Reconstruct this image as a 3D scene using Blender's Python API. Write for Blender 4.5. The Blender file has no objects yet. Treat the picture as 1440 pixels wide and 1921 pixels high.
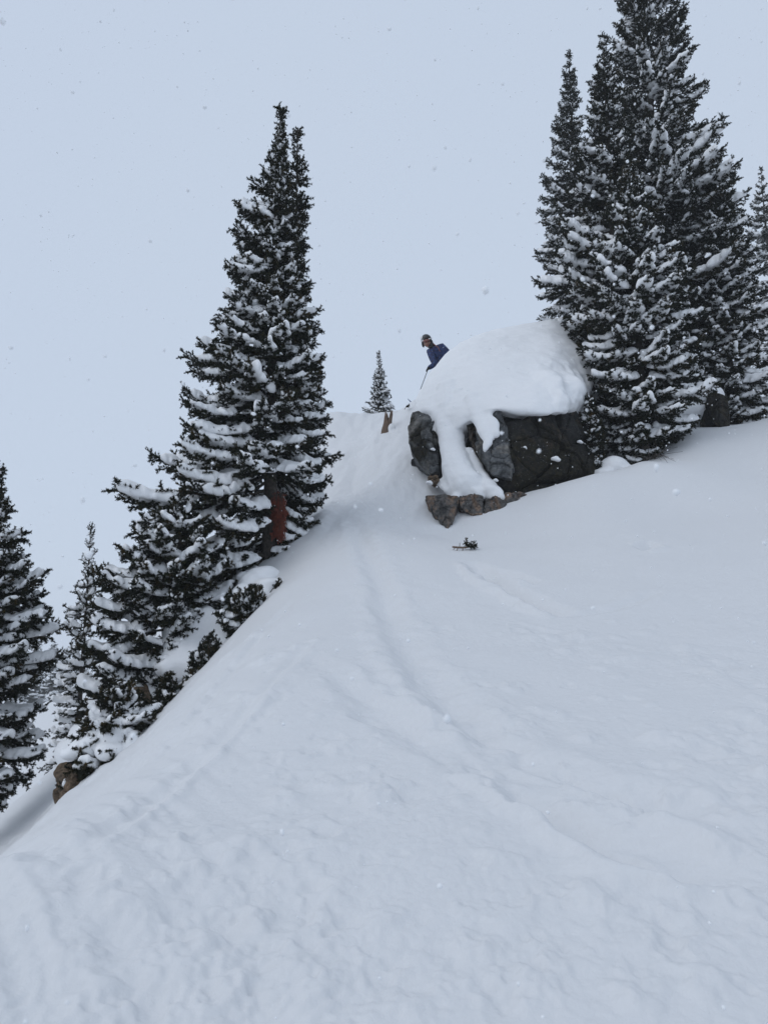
import bpy, bmesh, math, random
import numpy as np
from mathutils import Vector, Matrix, noise as mnoise

random.seed(7)
rng = np.random.default_rng(11)
C = bpy.context.scene.collection
R = math.radians

# ------------------------------------------------------------------ camera
PITCH = R(10.0)
cd = bpy.data.cameras.new('camera')
cam = bpy.data.objects.new('camera', cd); C.objects.link(cam)
cd.sensor_fit = 'HORIZONTAL'; cd.sensor_width = 36.0; cd.lens = 36.0
cd.clip_start = 0.05; cd.clip_end = 2000.0
cam.location = (0, 0, 0)
cam.rotation_euler = (R(90) + PITCH, 0, 0)
cd.dof.use_dof = True; cd.dof.focus_distance = 10.0; cd.dof.aperture_fstop = 9.0
bpy.context.scene.camera = cam

# ------------------------------------------------------------------ world, sun, exposure
W = bpy.data.worlds.new('World'); bpy.context.scene.world = W
W.use_nodes = True
nt = W.node_tree; nt.nodes.clear()
out = nt.nodes.new('ShaderNodeOutputWorld')
bg = nt.nodes.new('ShaderNodeBackground'); bg.inputs['Strength'].default_value = 0.104
sky = nt.nodes.new('ShaderNodeTexSky'); sky.sky_type = 'NISHITA'; sky.sun_disc = False
SUN_EL, SUN_AZ = R(48), R(-118)         # over the left shoulder, veiled by cloud
sky.sun_elevation = SUN_EL; sky.sun_rotation = SUN_AZ
sky.air_density = 1.0; sky.dust_density = 3.0
tc = nt.nodes.new('ShaderNodeTexCoord')
cl = nt.nodes.new('ShaderNodeTexNoise'); cl.inputs['Scale'].default_value = 1.1
cl.inputs['Detail'].default_value = 2.0; cl.inputs['Roughness'].default_value = 0.4
nt.links.new(tc.outputs['Generated'], cl.inputs['Vector'])
rmp = nt.nodes.new('ShaderNodeValToRGB')
rmp.color_ramp.elements[0].position = 0.3; rmp.color_ramp.elements[0].color = (5.38, 6.20, 7.55, 1)
rmp.color_ramp.elements[1].position = 0.7; rmp.color_ramp.elements[1].color = (5.55, 6.38, 7.62, 1)
nt.links.new(cl.outputs['Fac'], rmp.inputs['Fac'])
mx = nt.nodes.new('ShaderNodeMix'); mx.data_type = 'RGBA'
mx.inputs['Factor'].default_value = 0.90      # mostly cloud deck
nt.links.new(sky.outputs['Color'], mx.inputs['A'])
nt.links.new(rmp.outputs['Color'], mx.inputs['B'])
nt.links.new(mx.outputs['Result'], bg.inputs['Color'])
nt.links.new(bg.outputs['Background'], out.inputs['Surface'])

sd = bpy.data.lights.new('sun', 'SUN'); sd.energy = 0.5; sd.angle = R(60); sd.color = (1.0, 0.98, 0.95)
sun = bpy.data.objects.new('sun', sd); C.objects.link(sun)
sun.rotation_euler = (R(90) - SUN_EL, 0, R(180) - SUN_AZ)

sc = bpy.context.scene
sc.view_settings.view_transform = 'Standard'; sc.view_settings.look = 'None'
sc.view_settings.exposure = 0.05; sc.view_settings.gamma = 1.0
sc.view_settings.use_curve_mapping = False
sc.cycles.max_bounces = 8; sc.cycles.diffuse_bounces = 4; sc.cycles.volume_bounces = 1

# ------------------------------------------------------------------ helpers
F = 1440.0
cp, sp = math.cos(PITCH), math.sin(PITCH)
def P(px, py, Y):
    """world point that the photograph shows at (px, py), Y metres in front of the camera"""
    u = (px - 720.0) / F; v = (960.5 - py) / F
    d = Vector((u, cp - v * sp, sp + v * cp))
    return d * (Y / d.y)
def mpp(px, py, Y):                       # metres per photograph pixel there
    p = P(px, py, Y); return (p.y * cp + p.z * sp) / F

def tag(o, label=None, cat=None, group=None, kind=None):
    if label: o['label'] = label
    if cat: o['category'] = cat
    if group: o['group'] = group
    if kind: o['kind'] = kind
    return o
def empty(name, loc, label, cat, group=None):
    o = bpy.data.objects.new(name, None); C.objects.link(o); o.location = loc
    o.empty_display_size = 0.1
    return tag(o, label, cat, group)
def link(name, me, parent=None, mats=()):
    o = bpy.data.objects.new(name, me); C.objects.link(o)
    for m in mats: me.materials.append(m)
    if parent: o.parent = parent
    return o
def np_mesh(name, V, Fc, mats=(), smooth=False, midx=None):
    """V (n,3); Fc (m,3) or (m,4) int array"""
    V = np.asarray(V, np.float32); Fc = np.asarray(Fc, np.int32)
    me = bpy.data.meshes.new(name)
    me.vertices.add(len(V)); me.vertices.foreach_set('co', V.ravel())
    k = Fc.shape[1]
    me.loops.add(Fc.size); me.loops.foreach_set('vertex_index', Fc.ravel())
    me.polygons.add(len(Fc)); me.polygons.foreach_set('loop_start', np.arange(0, Fc.size, k, dtype=np.int32))
    if midx is not None: me.polygons.foreach_set('material_index', np.asarray(midx, np.int32))
    me.polygons.foreach_set('use_smooth', np.full(len(Fc), smooth, bool))
    for m in mats: me.materials.append(m)
    me.update(calc_edges=True); me.validate()
    return me
def bm_mesh(name, bm, mats=(), smooth=False):
    me = bpy.data.meshes.new(name); bm.to_mesh(me); bm.free()
    for m in mats: me.materials.append(m)
    if smooth:
        me.polygons.foreach_set('use_smooth', np.ones(len(me.polygons), bool))
    return me
def tube_arrays(pts, radii, n=6, cap=True):
    pts = [Vector(p) for p in pts]; V = []; Fc = []
    up0 = Vector((0.13, 0.27, 1)).normalized()
    for i, p in enumerate(pts):
        d = (pts[min(i + 1, len(pts) - 1)] - pts[max(i - 1, 0)]).normalized()
        a = d.cross(up0)
        if a.length < 0.05: a = d.cross(Vector((1, 0, 0)))
        a.normalize(); b = d.cross(a)
        for k in range(n):
            t = 2 * math.pi * k / n
            V.append(p + (a * math.cos(t) + b * math.sin(t)) * radii[i])
    for i in range(len(pts) - 1):
        for k in range(n):
            k2 = (k + 1) % n
            Fc.append((i * n + k, i * n + k2, (i + 1) * n + k2, (i + 1) * n + k))
    if cap:
        for i, s in ((0, 1), (len(pts) - 1, -1)):
            V.append(pts[i]); c = len(V) - 1
            for k in range(n):
                k2 = (k + 1) % n
                Fc.append((c, i * n + k2, i * n + k, c) if s > 0 else (c, i * n + k, i * n + k2, c))
    return V, Fc
def tube_mesh(name, pts, radii, mats=(), n=8):
    V, Fc = tube_arrays(pts, radii, n)
    bm = bmesh.new(); vs = [bm.verts.new(v) for v in V]
    for f in Fc:
        ff = []
        for i in f:
            if vs[i] not in ff: ff.append(vs[i])
        try: bm.faces.new(ff)
        except ValueError: pass
    bmesh.ops.recalc_face_normals(bm, faces=bm.faces[:])
    return bm_mesh(name, bm, mats, True)

ICO = {}
def ico(sub):
    if sub not in ICO:
        bm = bmesh.new(); bmesh.ops.create_icosphere(bm, subdivisions=sub, radius=1.0)
        ICO[sub] = (np.array([v.co[:] for v in bm.verts]), np.array([[v.index for v in f.verts] for f in bm.faces]))
        bm.free()
    return ICO[sub]
def blobs(items, sub=2):
    """items: (centre, (rx,ry,rz), rotation Matrix or None) -> arrays"""
    bv, bf = ico(sub); V = []; Fc = []; o = 0
    for c, r, rot in items:
        v = bv * np.array(r)
        if rot is not None: v = v @ np.array(rot.to_3x3()).T
        V.append(v + np.array(c)); Fc.append(bf + o); o += len(bv)
    return np.vstack(V), np.vstack(Fc)
def remesh(V, Fc, voxel, smooth_it=3, name='m', fac=0.5):
    me = np_mesh('tmp', V, Fc)
    o = bpy.data.objects.new('tmp', me); C.objects.link(o)
    md = o.modifiers.new('r', 'REMESH'); md.mode = 'VOXEL'; md.voxel_size = voxel; md.use_smooth_shade = True
    if smooth_it:
        s = o.modifiers.new('s', 'SMOOTH'); s.iterations = smooth_it; s.factor = fac
    dg = bpy.context.evaluated_depsgraph_get()
    res = bpy.data.meshes.new_from_object(o.evaluated_get(dg)); res.name = name
    bpy.data.objects.remove(o); bpy.data.meshes.remove(me)
    res.polygons.foreach_set('use_smooth', np.ones(len(res.polygons), bool))
    return res
def get_co(me):
    a = np.empty(len(me.vertices) * 3, np.float32); me.vertices.foreach_get('co', a); return a.reshape(-1, 3).astype(float)
def get_no(me):
    a = np.empty(len(me.vertices) * 3, np.float32); me.vertices.foreach_get('normal', a); return a.reshape(-1, 3).astype(float)
def set_co(me, co):
    me.vertices.foreach_set('co', np.asarray(co, np.float32).ravel()); me.update()

# vectorised gradient noise, 2-D and 3-D
_perm = np.random.default_rng(3).permutation(512).astype(np.int64)
_perm = np.concatenate([_perm, _perm, _perm])
_g2 = np.random.default_rng(4).normal(size=(512, 2)); _g2 /= np.linalg.norm(_g2, axis=1)[:, None]
_g3 = np.random.default_rng(5).normal(size=(512, 3)); _g3 /= np.linalg.norm(_g3, axis=1)[:, None]
def n2(x, y):
    xi = np.floor(x).astype(np.int64); yi = np.floor(y).astype(np.int64)
    xf = x - xi; yf = y - yi
    u = xf * xf * xf * (xf * (xf * 6 - 15) + 10); v = yf * yf * yf * (yf * (yf * 6 - 15) + 10)
    def g(ix, iy, fx, fy):
        h = _perm[(_perm[ix & 511] + iy) & 511]; return _g2[h, 0] * fx + _g2[h, 1] * fy
    a = g(xi, yi, xf, yf); b = g(xi + 1, yi, xf - 1, yf); c = g(xi, yi + 1, xf, yf - 1); d = g(xi + 1, yi + 1, xf - 1, yf - 1)
    return (a + (b - a) * u) * (1 - v) + (c + (d - c) * u) * v
def n3(p):
    i = np.floor(p).astype(np.int64); f = p - i; u = f * f * f * (f * (f * 6 - 15) + 10)
    def g(a, b, c):
        h = _perm[(_perm[(_perm[(i[:, 0] + a) & 511] + i[:, 1] + b) & 511] + i[:, 2] + c) & 511]
        return _g3[h, 0] * (f[:, 0] - a) + _g3[h, 1] * (f[:, 1] - b) + _g3[h, 2] * (f[:, 2] - c)
    def L(a, b, t): return a + (b - a) * t
    return L(L(L(g(0,0,0), g(1,0,0), u[:,0]), L(g(0,1,0), g(1,1,0), u[:,0]), u[:,1]),
             L(L(g(0,0,1), g(1,0,1), u[:,0]), L(g(0,1,1), g(1,1,1), u[:,0]), u[:,1]), u[:,2])
def fbm3(p, oct=4, ridged=False):
    s = 0; a = 1.0
    for k in range(oct):
        n = n3(p * 2 ** k + 17.3 * k)
        s = s + a * ((0.5 - np.abs(n)) if ridged else n); a *= 0.5
    return s

# ------------------------------------------------------------------ materials
def mat(name):
    m = bpy.data.materials.new(name); m.use_nodes = True
    n = m.node_tree.nodes; b = n['Principled BSDF']
    return m, m.node_tree, n, b
def simple(name, col, rough=0.6, spec=0.3, metal=0.0, emis=None):
    m, t, n, b = mat(name)
    b.inputs['Base Color'].default_value = (*col, 1); b.inputs['Roughness'].default_value = rough
    b.inputs['Specular IOR Level'].default_value = spec; b.inputs['Metallic'].default_value = metal
    return m
def noise_node(t, scale, detail=4, rough=0.55, coord='Object', dist=0.0):
    c = t.nodes.new('ShaderNodeTexCoord'); nz = t.nodes.new('ShaderNodeTexNoise')
    nz.inputs['Scale'].default_value = scale; nz.inputs['Detail'].default_value = detail
    nz.inputs['Roughness'].default_value = rough; nz.inputs['Distortion'].default_value = dist
    t.links.new(c.outputs[coord], nz.inputs['Vector']); return nz
def ramp(t, src, stops):
    r = t.nodes.new('ShaderNodeValToRGB'); e = r.color_ramp.elements
    while len(e) < len(stops): e.new(0.5)
    for i, (p, c) in enumerate(stops): e[i].position = p; e[i].color = (*c, 1) if len(c) == 3 else c
    t.links.new(src, r.inputs['Fac']); return r
def mixc(t, fac, a, b, mode='MIX'):
    m = t.nodes.new('ShaderNodeMix'); m.data_type = 'RGBA'; m.blend_type = mode
    for k, v in (('Factor', fac), ('A', a), ('B', b)):
        if hasattr(v, 'links') or hasattr(v, 'is_output'): t.links.new(v, m.inputs[k])
        elif isinstance(v, (int, float)): m.inputs[k].default_value = v
        else: m.inputs[k].default_value = (*v, 1)
    return m.outputs['Result']
def bump(t, b, h, strength, dist):
    bp = t.nodes.new('ShaderNodeBump'); bp.inputs['Strength'].default_value = strength; bp.inputs['Distance'].default_value = dist
    t.links.new(h, bp.inputs['Height']); t.links.new(bp.outputs['Normal'], b.inputs['Normal']); return bp

def snow_material(name, col, grain):
    m, t, n, b = mat(name)
    a = noise_node(t, 260 * grain, 3, 0.6); c = noise_node(t, 28 * grain, 4, 0.6)
    add = t.nodes.new('ShaderNodeMath'); add.operation = 'MULTIPLY_ADD'; add.inputs[1].default_value = 0.18
    t.links.new(a.outputs['Fac'], add.inputs[0]); t.links.new(c.outputs['Fac'], add.inputs[2])
    bump(t, b, add.outputs[0], 0.35, 0.016 / grain)
    r = ramp(t, c.outputs['Fac'], [(0.3, tuple(x * 0.97 for x in col)), (0.7, col)])
    t.links.new(r.outputs['Color'], b.inputs['Base Color'])
    b.inputs['Roughness'].default_value = 0.62; b.inputs['Specular IOR Level'].default_value = 0.25
    return m
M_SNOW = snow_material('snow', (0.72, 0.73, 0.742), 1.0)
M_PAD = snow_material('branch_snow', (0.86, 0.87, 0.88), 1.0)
M_FLAKE = simple('snowflake', (0.88, 0.9, 0.92), 0.8, 0.1)

m, t, n, b = mat('needles'); M_NEEDLE = m
oi = t.nodes.new('ShaderNodeObjectInfo')
nz = noise_node(t, 9.0, 3); nz2 = noise_node(t, 45.0, 2)
r1 = ramp(t, nz.outputs['Fac'], [(0.35, (0.006, 0.010, 0.005)), (0.53, (0.013, 0.018, 0.007)), (0.68, (0.046, 0.036, 0.012))])
r2 = ramp(t, nz2.outputs['Fac'], [(0.35, (0.6, 0.6, 0.6)), (0.7, (1.3, 1.25, 1.1))])
mm = mixc(t, 1.0, r1.outputs['Color'], r2.outputs['Color'], 'MULTIPLY')
rr3 = ramp(t, oi.outputs['Random'], [(0.0, (0.65, 0.7, 0.65)), (0.6, (1.0, 1.0, 1.0)), (1.0, (1.5, 1.2, 0.95))])
mm = mixc(t, 1.0, mm, rr3.outputs['Color'], 'MULTIPLY')
t.links.new(mm, b.inputs['Base Color']); b.inputs['Roughness'].default_value = 0.6; b.inputs['Specular IOR Level'].default_value = 0.2

m, t, n, b = mat('needles_red'); M_RED = m
nz = noise_node(t, 40.0, 3)
r1 = ramp(t, nz.outputs['Fac'], [(0.3, (0.10, 0.024, 0.013)), (0.7, (0.33, 0.085, 0.045))])
t.links.new(r1.outputs['Color'], b.inputs['Base Color']); b.inputs['Roughness'].default_value = 0.7

m, t, n, b = mat('bark'); M_BARK = m
nz = noise_node(t, 24.0, 6, 0.7)
r1 = ramp(t, nz.outputs['Fac'], [(0.3, (0.02, 0.017, 0.014)), (0.7, (0.10, 0.085, 0.07))])
t.links.new(r1.outputs['Color'], b.inputs['Base Color']); b.inputs['Roughness'].default_value = 0.9
bump(t, b, nz.outputs['Fac'], 0.8, 0.02)

def rock_material(name, stops, moss, lichen=0.6, scale=1.0):
    m, t, n, b = mat(name)
    a = noise_node(t, 2.2 * scale, 6, 0.62, dist=0.6); f = noise_node(t, 13 * scale, 8, 0.75); g = noise_node(t, 38 * scale, 5, 0.75)
    base = ramp(t, a.outputs['Fac'], stops)
    fine = ramp(t, f.outputs['Fac'], [(0.32, (0.35, 0.35, 0.35)), (0.68, (1.7, 1.7, 1.7))])
    c1 = mixc(t, 1.0, base.outputs['Color'], fine.outputs['Color'], 'MULTIPLY')
    # black and olive moss
    ms = noise_node(t, 1.1 * scale, 5, 0.6)
    mf = ramp(t, ms.outputs['Fac'], [(moss[0], (0, 0, 0)), (moss[1], (1, 1, 1))])
    mcol = ramp(t, f.outputs['Fac'], [(0.42, (0.005, 0.005, 0.004)), (0.64, (0.024, 0.020, 0.008))])
    c2 = mixc(t, mf.outputs['Color'], c1, mcol.outputs['Color'])
    lf = ramp(t, g.outputs['Fac'], [(lichen, (0, 0, 0)), (lichen + 0.08, (1, 1, 1))])
    c3 = mixc(t, lf.outputs['Color'], c2, (0.2, 0.2, 0.19))
    t.links.new(c3, b.inputs['Base Color']); b.inputs['Roughness'].default_value = 0.85; b.inputs['Specular IOR Level'].default_value = 0.3
    vo = t.nodes.new('ShaderNodeTexVoronoi'); vo.feature = 'DISTANCE_TO_EDGE'; vo.inputs['Scale'].default_value = 5 * scale
    tcn = t.nodes.new('ShaderNodeTexCoord'); mp = t.nodes.new('ShaderNodeMapping'); mp.inputs['Scale'].default_value = (1.6, 1.2, 0.7)
    wob = mixc(t, 0.12, tcn.outputs['Object'], f.outputs['Color'])
    t.links.new(wob, mp.inputs['Vector']); t.links.new(mp.outputs['Vector'], vo.inputs['Vector'])
    cr = ramp(t, vo.outputs['Distance'], [(0.0, (0, 0, 0)), (0.05, (1, 1, 1))])
    ad = t.nodes.new('ShaderNodeMath'); ad.operation = 'MULTIPLY_ADD'; ad.inputs[1].default_value = 0.5
    t.links.new(cr.outputs['Color'], ad.inputs[0]); t.links.new(f.outputs['Fac'], ad.inputs[2])
    bump(t, b, ad.outputs[0], 0.7, 0.02)
    return m
M_ROCK = rock_material('grey_rock', [(0.32, (0.035, 0.037, 0.04)), (0.48, (0.11, 0.115, 0.118)), (0.6, (0.16, 0.15, 0.135)), (0.7, (0.26, 0.26, 0.255))], (0.48, 0.56), 0.64)
M_DARK = rock_material('mossy_rock', [(0.3, (0.008, 0.008, 0.008)), (0.47, (0.02, 0.02, 0.019)), (0.58, (0.062, 0.044, 0.028)), (0.70, (0.11, 0.105, 0.098))], (0.42, 0.52), 0.61)
M_TAN = rock_material('tan_rock', [(0.34, (0.03, 0.03, 0.03)), (0.47, (0.10, 0.095, 0.09)), (0.58, (0.19, 0.125, 0.085)), (0.66, (0.18, 0.175, 0.17))], (0.6, 0.72), 0.66, 1.6)
M_BROWN = rock_material('brown_rock', [(0.3, (0.05, 0.042, 0.035)), (0.5, (0.125, 0.09, 0.06)), (0.7, (0.21, 0.14, 0.09))], (0.56, 0.68), 0.72, 2.0)

m, t, n, b = mat('weathered_wood'); M_WOOD = m
wv = t.nodes.new('ShaderNodeTexWave'); wv.bands_direction = 'X'; wv.inputs['Scale'].default_value = 14; wv.inputs['Distortion'].default_value = 3
tcn = t.nodes.new('ShaderNodeTexCoord'); t.links.new(tcn.outputs['Object'], wv.inputs['Vector'])
r1 = ramp(t, wv.outputs['Fac'], [(0.1, (0.05, 0.032, 0.022)), (0.7, (0.23, 0.16, 0.115))])
t.links.new(r1.outputs['Color'], b.inputs['Base Color']); b.inputs['Roughness'].default_value = 0.85
bump(t, b, wv.outputs['Fac'], 0.6, 0.01)

# ------------------------------------------------------------------ ground
pts = []
def g(px, py, Y): pts.append(tuple(P(px, py, Y)))
def w(x, y, z): pts.append((x, y, z))
for a in [(720,1921,2.1),(720,1600,2.9),(720,1300,4.8),(720,1150,6.9),(720,1000,10),(700,900,13),(690,830,16),(680,780,18.4),
          (640,775,18.2),(585,790,17.8),(520,900,17.5),(450,1010,17),(360,1130,17),(270,1240,17.5),(170,1300,20),(60,1335,24),(740,772,17.6),(775,752,15.4),
          (745,860,12.9),(765,940,11.6),(815,1005,10.4),(755,800,14.6),
          (850,1000,10.4),(900,972,10.7),(990,944,10.8),(1060,908,10.9),(1120,888,11.1),(1090,935,12.0),(1160,905,12.3),
          (1200,866,11.5),(1300,826,12.6),(1400,795,14.3),(1440,785,15),
          (1440,1921,2.05),(1440,1600,2.85),(1440,1300,4.6),(1440,1150,6.4),(1440,1000,8.8),(1440,880,11.5),
          (1100,1600,2.9),(1100,1300,4.8),(1100,1150,6.8),(1100,1020,9.0),(1250,950,10.2),(1000,1010,9.6),
          (300,1921,2.08),(300,1700,2.55),(350,1500,3.5),(500,1300,4.75),(560,1150,7.0),(590,1040,9.4),(600,950,11.8),(610,850,15.0),
          (0,1921,2.0),(0,1760,2.4)]: g(*a)
edge = [(0,1620,3.2),(120,1540,3.8),(330,1345,5.5),(420,1235,6.7),(515,1115,8.5),(490,1050,10.3)]
for i, e in enumerate(edge):
    p = P(*e); pts.append(tuple(p))
    k = 1.0 if i < 5 else 0.5
    pts.append((p.x - 0.7, p.y + 0.35, p.z - 0.62 * k))
    if i < 5: pts.append((p.x - 1.7, p.y + 0.8, p.z - 1.35 * k))
for a in [(-3.2,7.6,-1.65),(-6,12,-2.7),(-4.3,9.0,-2.25),(-3.0,9.6,-0.9),(-5,16,-1.6),(-10,20,-3.2),(-8,6,-3.2),(-6,2,-3.4),(-12,10,-3.8),
          (-20,40,-3.4),(-19,60,-3.6),(-40,60,-6.5),(-55,110,-8.6),(-45,110,-7.2),(-38,110,-5.6),(-20,110,-3.5),(-70,150,-9),(-100,60,-12),(-90,140,-11),
          (0,0,-1.5),(3,0,-1.45),(-3,0,-1.9),(0,-5,-3.0),(0,-20,-6.5),(0,-60,-13),(0,-130,-18),(-80,-80,-18),(80,-80,-10),(-120,0,-15),
          (6,4,-0.4),(7,9,1.9),(8,13,4.4),(10,0,-1.0),(30,0,0.5),(100,0,3),
          (0,20.5,6.15),(0,26,6.7),(0,45,6.5),(-4,21,2.6),(-5,27,2.6),(-9,34,-0.5),(-12,50,-2.6),(-25,80,-4.4),(0,110,2.5),(40,110,6),(100,110,8),(0,150,2),
          (2,13,3.2),(2,16.2,5.3),(1.2,17,5.45),(2.5,20,6.2),(5.5,16,4.9),(6,20,5.8),(9,18,5.3),(9,24,6.1),(15,30,6.6),(25,40,7),(14,12,4.5),(30,20,6.5)]: w(*a)
pts = np.array(pts)
def tps(r2):
    return 0.5 * r2 * np.log(np.maximum(r2, 1e-12))
_n = len(pts)
_d2 = ((pts[:, None, :2] - pts[None, :, :2]) ** 2).sum(-1)
_A = np.zeros((_n + 3, _n + 3)); _A[:_n, :_n] = tps(_d2) + np.eye(_n) * 0.02
_A[:_n, _n] = 1; _A[:_n, _n + 1:] = pts[:, :2]; _A[_n, :_n] = 1; _A[_n + 1:, :_n] = pts[:, :2].T
_b = np.zeros(_n + 3); _b[:_n] = pts[:, 2]
_w = np.linalg.solve(_A, _b)
def base_h(x, y):
    x = np.atleast_1d(np.asarray(x, float)); y = np.atleast_1d(np.asarray(y, float))
    z = _w[_n] + _w[_n + 1] * x + _w[_n + 2] * y
    for i in range(_n):
        z = z + _w[i] * tps((x - pts[i, 0]) ** 2 + (y - pts[i, 1]) ** 2)
    return z
def gh(x, y): return float(base_h(x, y)[0])
def on_ground(px, py, y0=1.5, y1=40):
    ys = np.linspace(y0, y1, 1200); d = P(px, py, 1.0)
    z = base_h(d.x * ys, ys); hit = np.where(z > d.z * ys)[0]
    Y = ys[hit[0]] if len(hit) else y1
    return Vector((d.x * Y, Y, d.z * Y))

fine = np.linspace(R(-33), R(33), 430)
coarse = np.linspace(R(33), R(327), 70)[1:-1]
th = np.concatenate([fine, coarse]); NT = len(th)
rr = np.concatenate([np.geomspace(0.4, 1.5, 24)[:-1], np.geomspace(1.5, 20, 880)[:-1], np.geomspace(20, 165, 150)])
NR = len(rr)
TH, RR = np.meshgrid(th, rr)
X = RR * np.sin(TH); Yg = RR * np.cos(TH)
Z = base_h(X.ravel(), Yg.ravel()).reshape(X.shape)
near = np.exp(-(RR / 16.0) ** 2)
# soft wind-packed undulation
Z += 0.06 * n2(X * 0.55 + 3.1, Yg * 0.55) * near + 0.028 * n2(X * 1.6, Yg * 1.6 + 9) * near
# streaks that follow the drop-off on the left flank
ex, ey = X * 0.77 + Yg * 0.64, -X * 0.64 + Yg * 0.77
flank = np.clip((-(X + 0.25 * (Yg - 3)) - 0.2) / 1.2, 0, 1) * np.exp(-(RR / 12) ** 4)
Z += flank * (0.085 * n2(X * 1.25 + 2, Yg * 1.25 + 6) + 0.036 * n2(X * 5.5 + Yg * 4.2, (Yg * 0.9 + X * 0.3)) + 0.022 * n2(X * 13 + Yg * 9, Yg * 1.5))
# broken, churned snow
churn = np.clip(n2(X * 0.9 + 40, Yg * 0.9 + 2) * 1.6 + 0.45, 0, 1) * np.exp(-(np.maximum(RR - 4.5, 0) / 3.0) ** 2)
f1 = n2(X * 6, Yg * 6); f2 = n2(X * 14 + 5, Yg * 14); f3 = n2(X * 33, Yg * 33 + 7)
churn = churn * np.clip(0.5 + 1.6 * n2(X * 0.75 + 21, Yg * 0.75 + 4), 0.2, 1.2)
Z += churn * (0.035 * n2(X * 2.6 + 3, Yg * 2.6) + 0.030 * f1 + 0.020 * np.abs(f2) + 0.009 * f3)
calm = np.clip(0.45 + 1.9 * n2(X * 0.6 + 8, Yg * 0.6), 0.08, 1.15)
Z += near * calm * (0.004 * n2(X * 22 + 11, Yg * 22) + 0.0028 * n2(X * 48, Yg * 48 + 3) + 0.012 * np.abs(n2(X * 3.1 + 2, Yg * 3.1)) )
# chute: ski-scraped texture running downhill
chute = np.exp(-((X + 0.3) / 1.5) ** 2) * np.clip((Yg - 9) / 3, 0, 1) * np.clip((20 - Yg) / 2, 0, 1)
Z += chute * (0.05 * n2(X * 2.3, Yg * 0.9 + 4) + 0.05 * n2(X * 5, Yg * 2.2 + 1) + 0.03 * n2(X * 11, Yg * 6))
# ski tracks and scrapes
def groove(pix, width, depth, rim, side=0.0):
    q = [on_ground(*p) for p in pix]
    dense = []
    for a, b_ in zip(q[:-1], q[1:]):
        for k in range(14): dense.append(a.lerp(b_, k / 14))
    dense.append(q[-1]); dq = np.array([(v.x, v.y) for v in dense])
    for _ in range(6): dq[1:-1] = 0.25 * dq[:-2] + 0.5 * dq[1:-1] + 0.25 * dq[2:]
    lo = dq.min(0) - 4 * width; hi = dq.max(0) + 4 * width
    msk = (X > lo[0]) & (X < hi[0]) & (Yg > lo[1]) & (Yg < hi[1])
    xs, ys = X[msk], Yg[msk]
    wob = 1 + 0.5 * n2(xs * 5, ys * 5)
    best = np.full(xs.shape, 1e9); sgn = np.zeros(xs.shape); tt = np.zeros(xs.shape)
    for i in range(len(dq) - 1):
        a, b_ = dq[i], dq[i + 1]; ab = b_ - a; l2 = (ab ** 2).sum() + 1e-9
        s = np.clip(((xs - a[0]) * ab[0] + (ys - a[1]) * ab[1]) / l2, 0, 1)
        dx, dy = xs - a[0] - s * ab[0], ys - a[1] - s * ab[1]; d = np.hypot(dx, dy)
        u = d < best; best[u] = d[u]; sgn[u] = np.sign(dx * ab[1] - dy * ab[0])[u]; tt[u] = ((i + s) / (len(dq) - 1))[u]
    fade = np.clip(np.minimum(tt, 1 - tt) * 6, 0, 1)
    d = best / (width * wob)
    dz = -depth * np.exp(-d ** 2) + rim * np.exp(-((d - 1.7) / 0.7) ** 2) * (1 + side * sgn)
    Z[msk] += dz * fade
groove([(730,1130),(770,1230),(850,1330),(960,1425),(1080,1480),(1220,1515),(1380,1545)], 0.13, 0.055, 0.022, 0.6)
groove([(560,1230),(700,1330),(850,1420),(1000,1500),(1150,1570),(1300,1640),(1440,1700)], 0.11, 0.045, 0.018, -0.5)
groove([(930,1470),(1030,1540),(1120,1600),(1230,1650),(1320,1672)], 0.07, 0.06, 0.024, 0.7)
groove([(880,1050),(930,1090),(990,1125),(1070,1160)], 0.10, 0.12, 0.035, 0.8)
groove([(905,1062),(960,1078),(1010,1092)], 0.07, 0.08, 0.025, 0.8)
groove([(1060,1160),(1160,1140),(1240,1110)], 0.07, 0.03, 0.01, 0)
groove([(1195,1028),(1210,1026),(1232,1020)], 0.09, 0.11, 0.03, 0)
groove([(560,1110),(480,1200),(380,1330),(280,1440)], 0.06, 0.03, 0.012, 0.5)
groove([(600,1180),(500,1290),(400,1400),(270,1530),(120,1660)], 0.05, 0.02, 0.012, -0.5)
groove([(660,960),(690,1040),(720,1110),(735,1180)], 0.12, 0.05, 0.015, 0)
groove([(700,800),(670,880),(640,960),(620,1020)], 0.18, 0.04, 0.02, 0)
# clods and dents left by skis and falling lumps
lr = np.log(rr)
def dent(x, y, rad, h, sharp):
    r0 = math.hypot(x, y); a0 = math.atan2(x, y)
    if not (R(-32.8) < a0 < R(32.8)): return
    i0 = np.searchsorted(rr, r0 - 2.2 * rad); i1 = np.searchsorted(rr, r0 + 2.2 * rad) + 1
    da = 2.2 * rad / r0
    j0 = max(0, np.searchsorted(fine, a0 - da)); j1 = min(len(fine), np.searchsorted(fine, a0 + da) + 1)
    sl = (slice(i0, i1), slice(j0, j1))
    dx, dy = X[sl] - x, Yg[sl] - y
    an = np.arctan2(dy, dx); ph = x * 37.1
    d = np.hypot(dx, dy) / (rad * (1 + 0.22 * np.sin(2 * an + ph) + 0.14 * np.sin(3 * an + 2.3 * ph) + 0.08 * np.sin(5 * an + ph * 4)))
    h *= 0.55; prof = 1 / (1 + d ** (2 + sharp))
    Z[sl] += h * prof + (0.25 * abs(h) * np.exp(-((d - 1.35) / 0.3) ** 2) if h < 0 else 0)
rd = random.Random(5)
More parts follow.
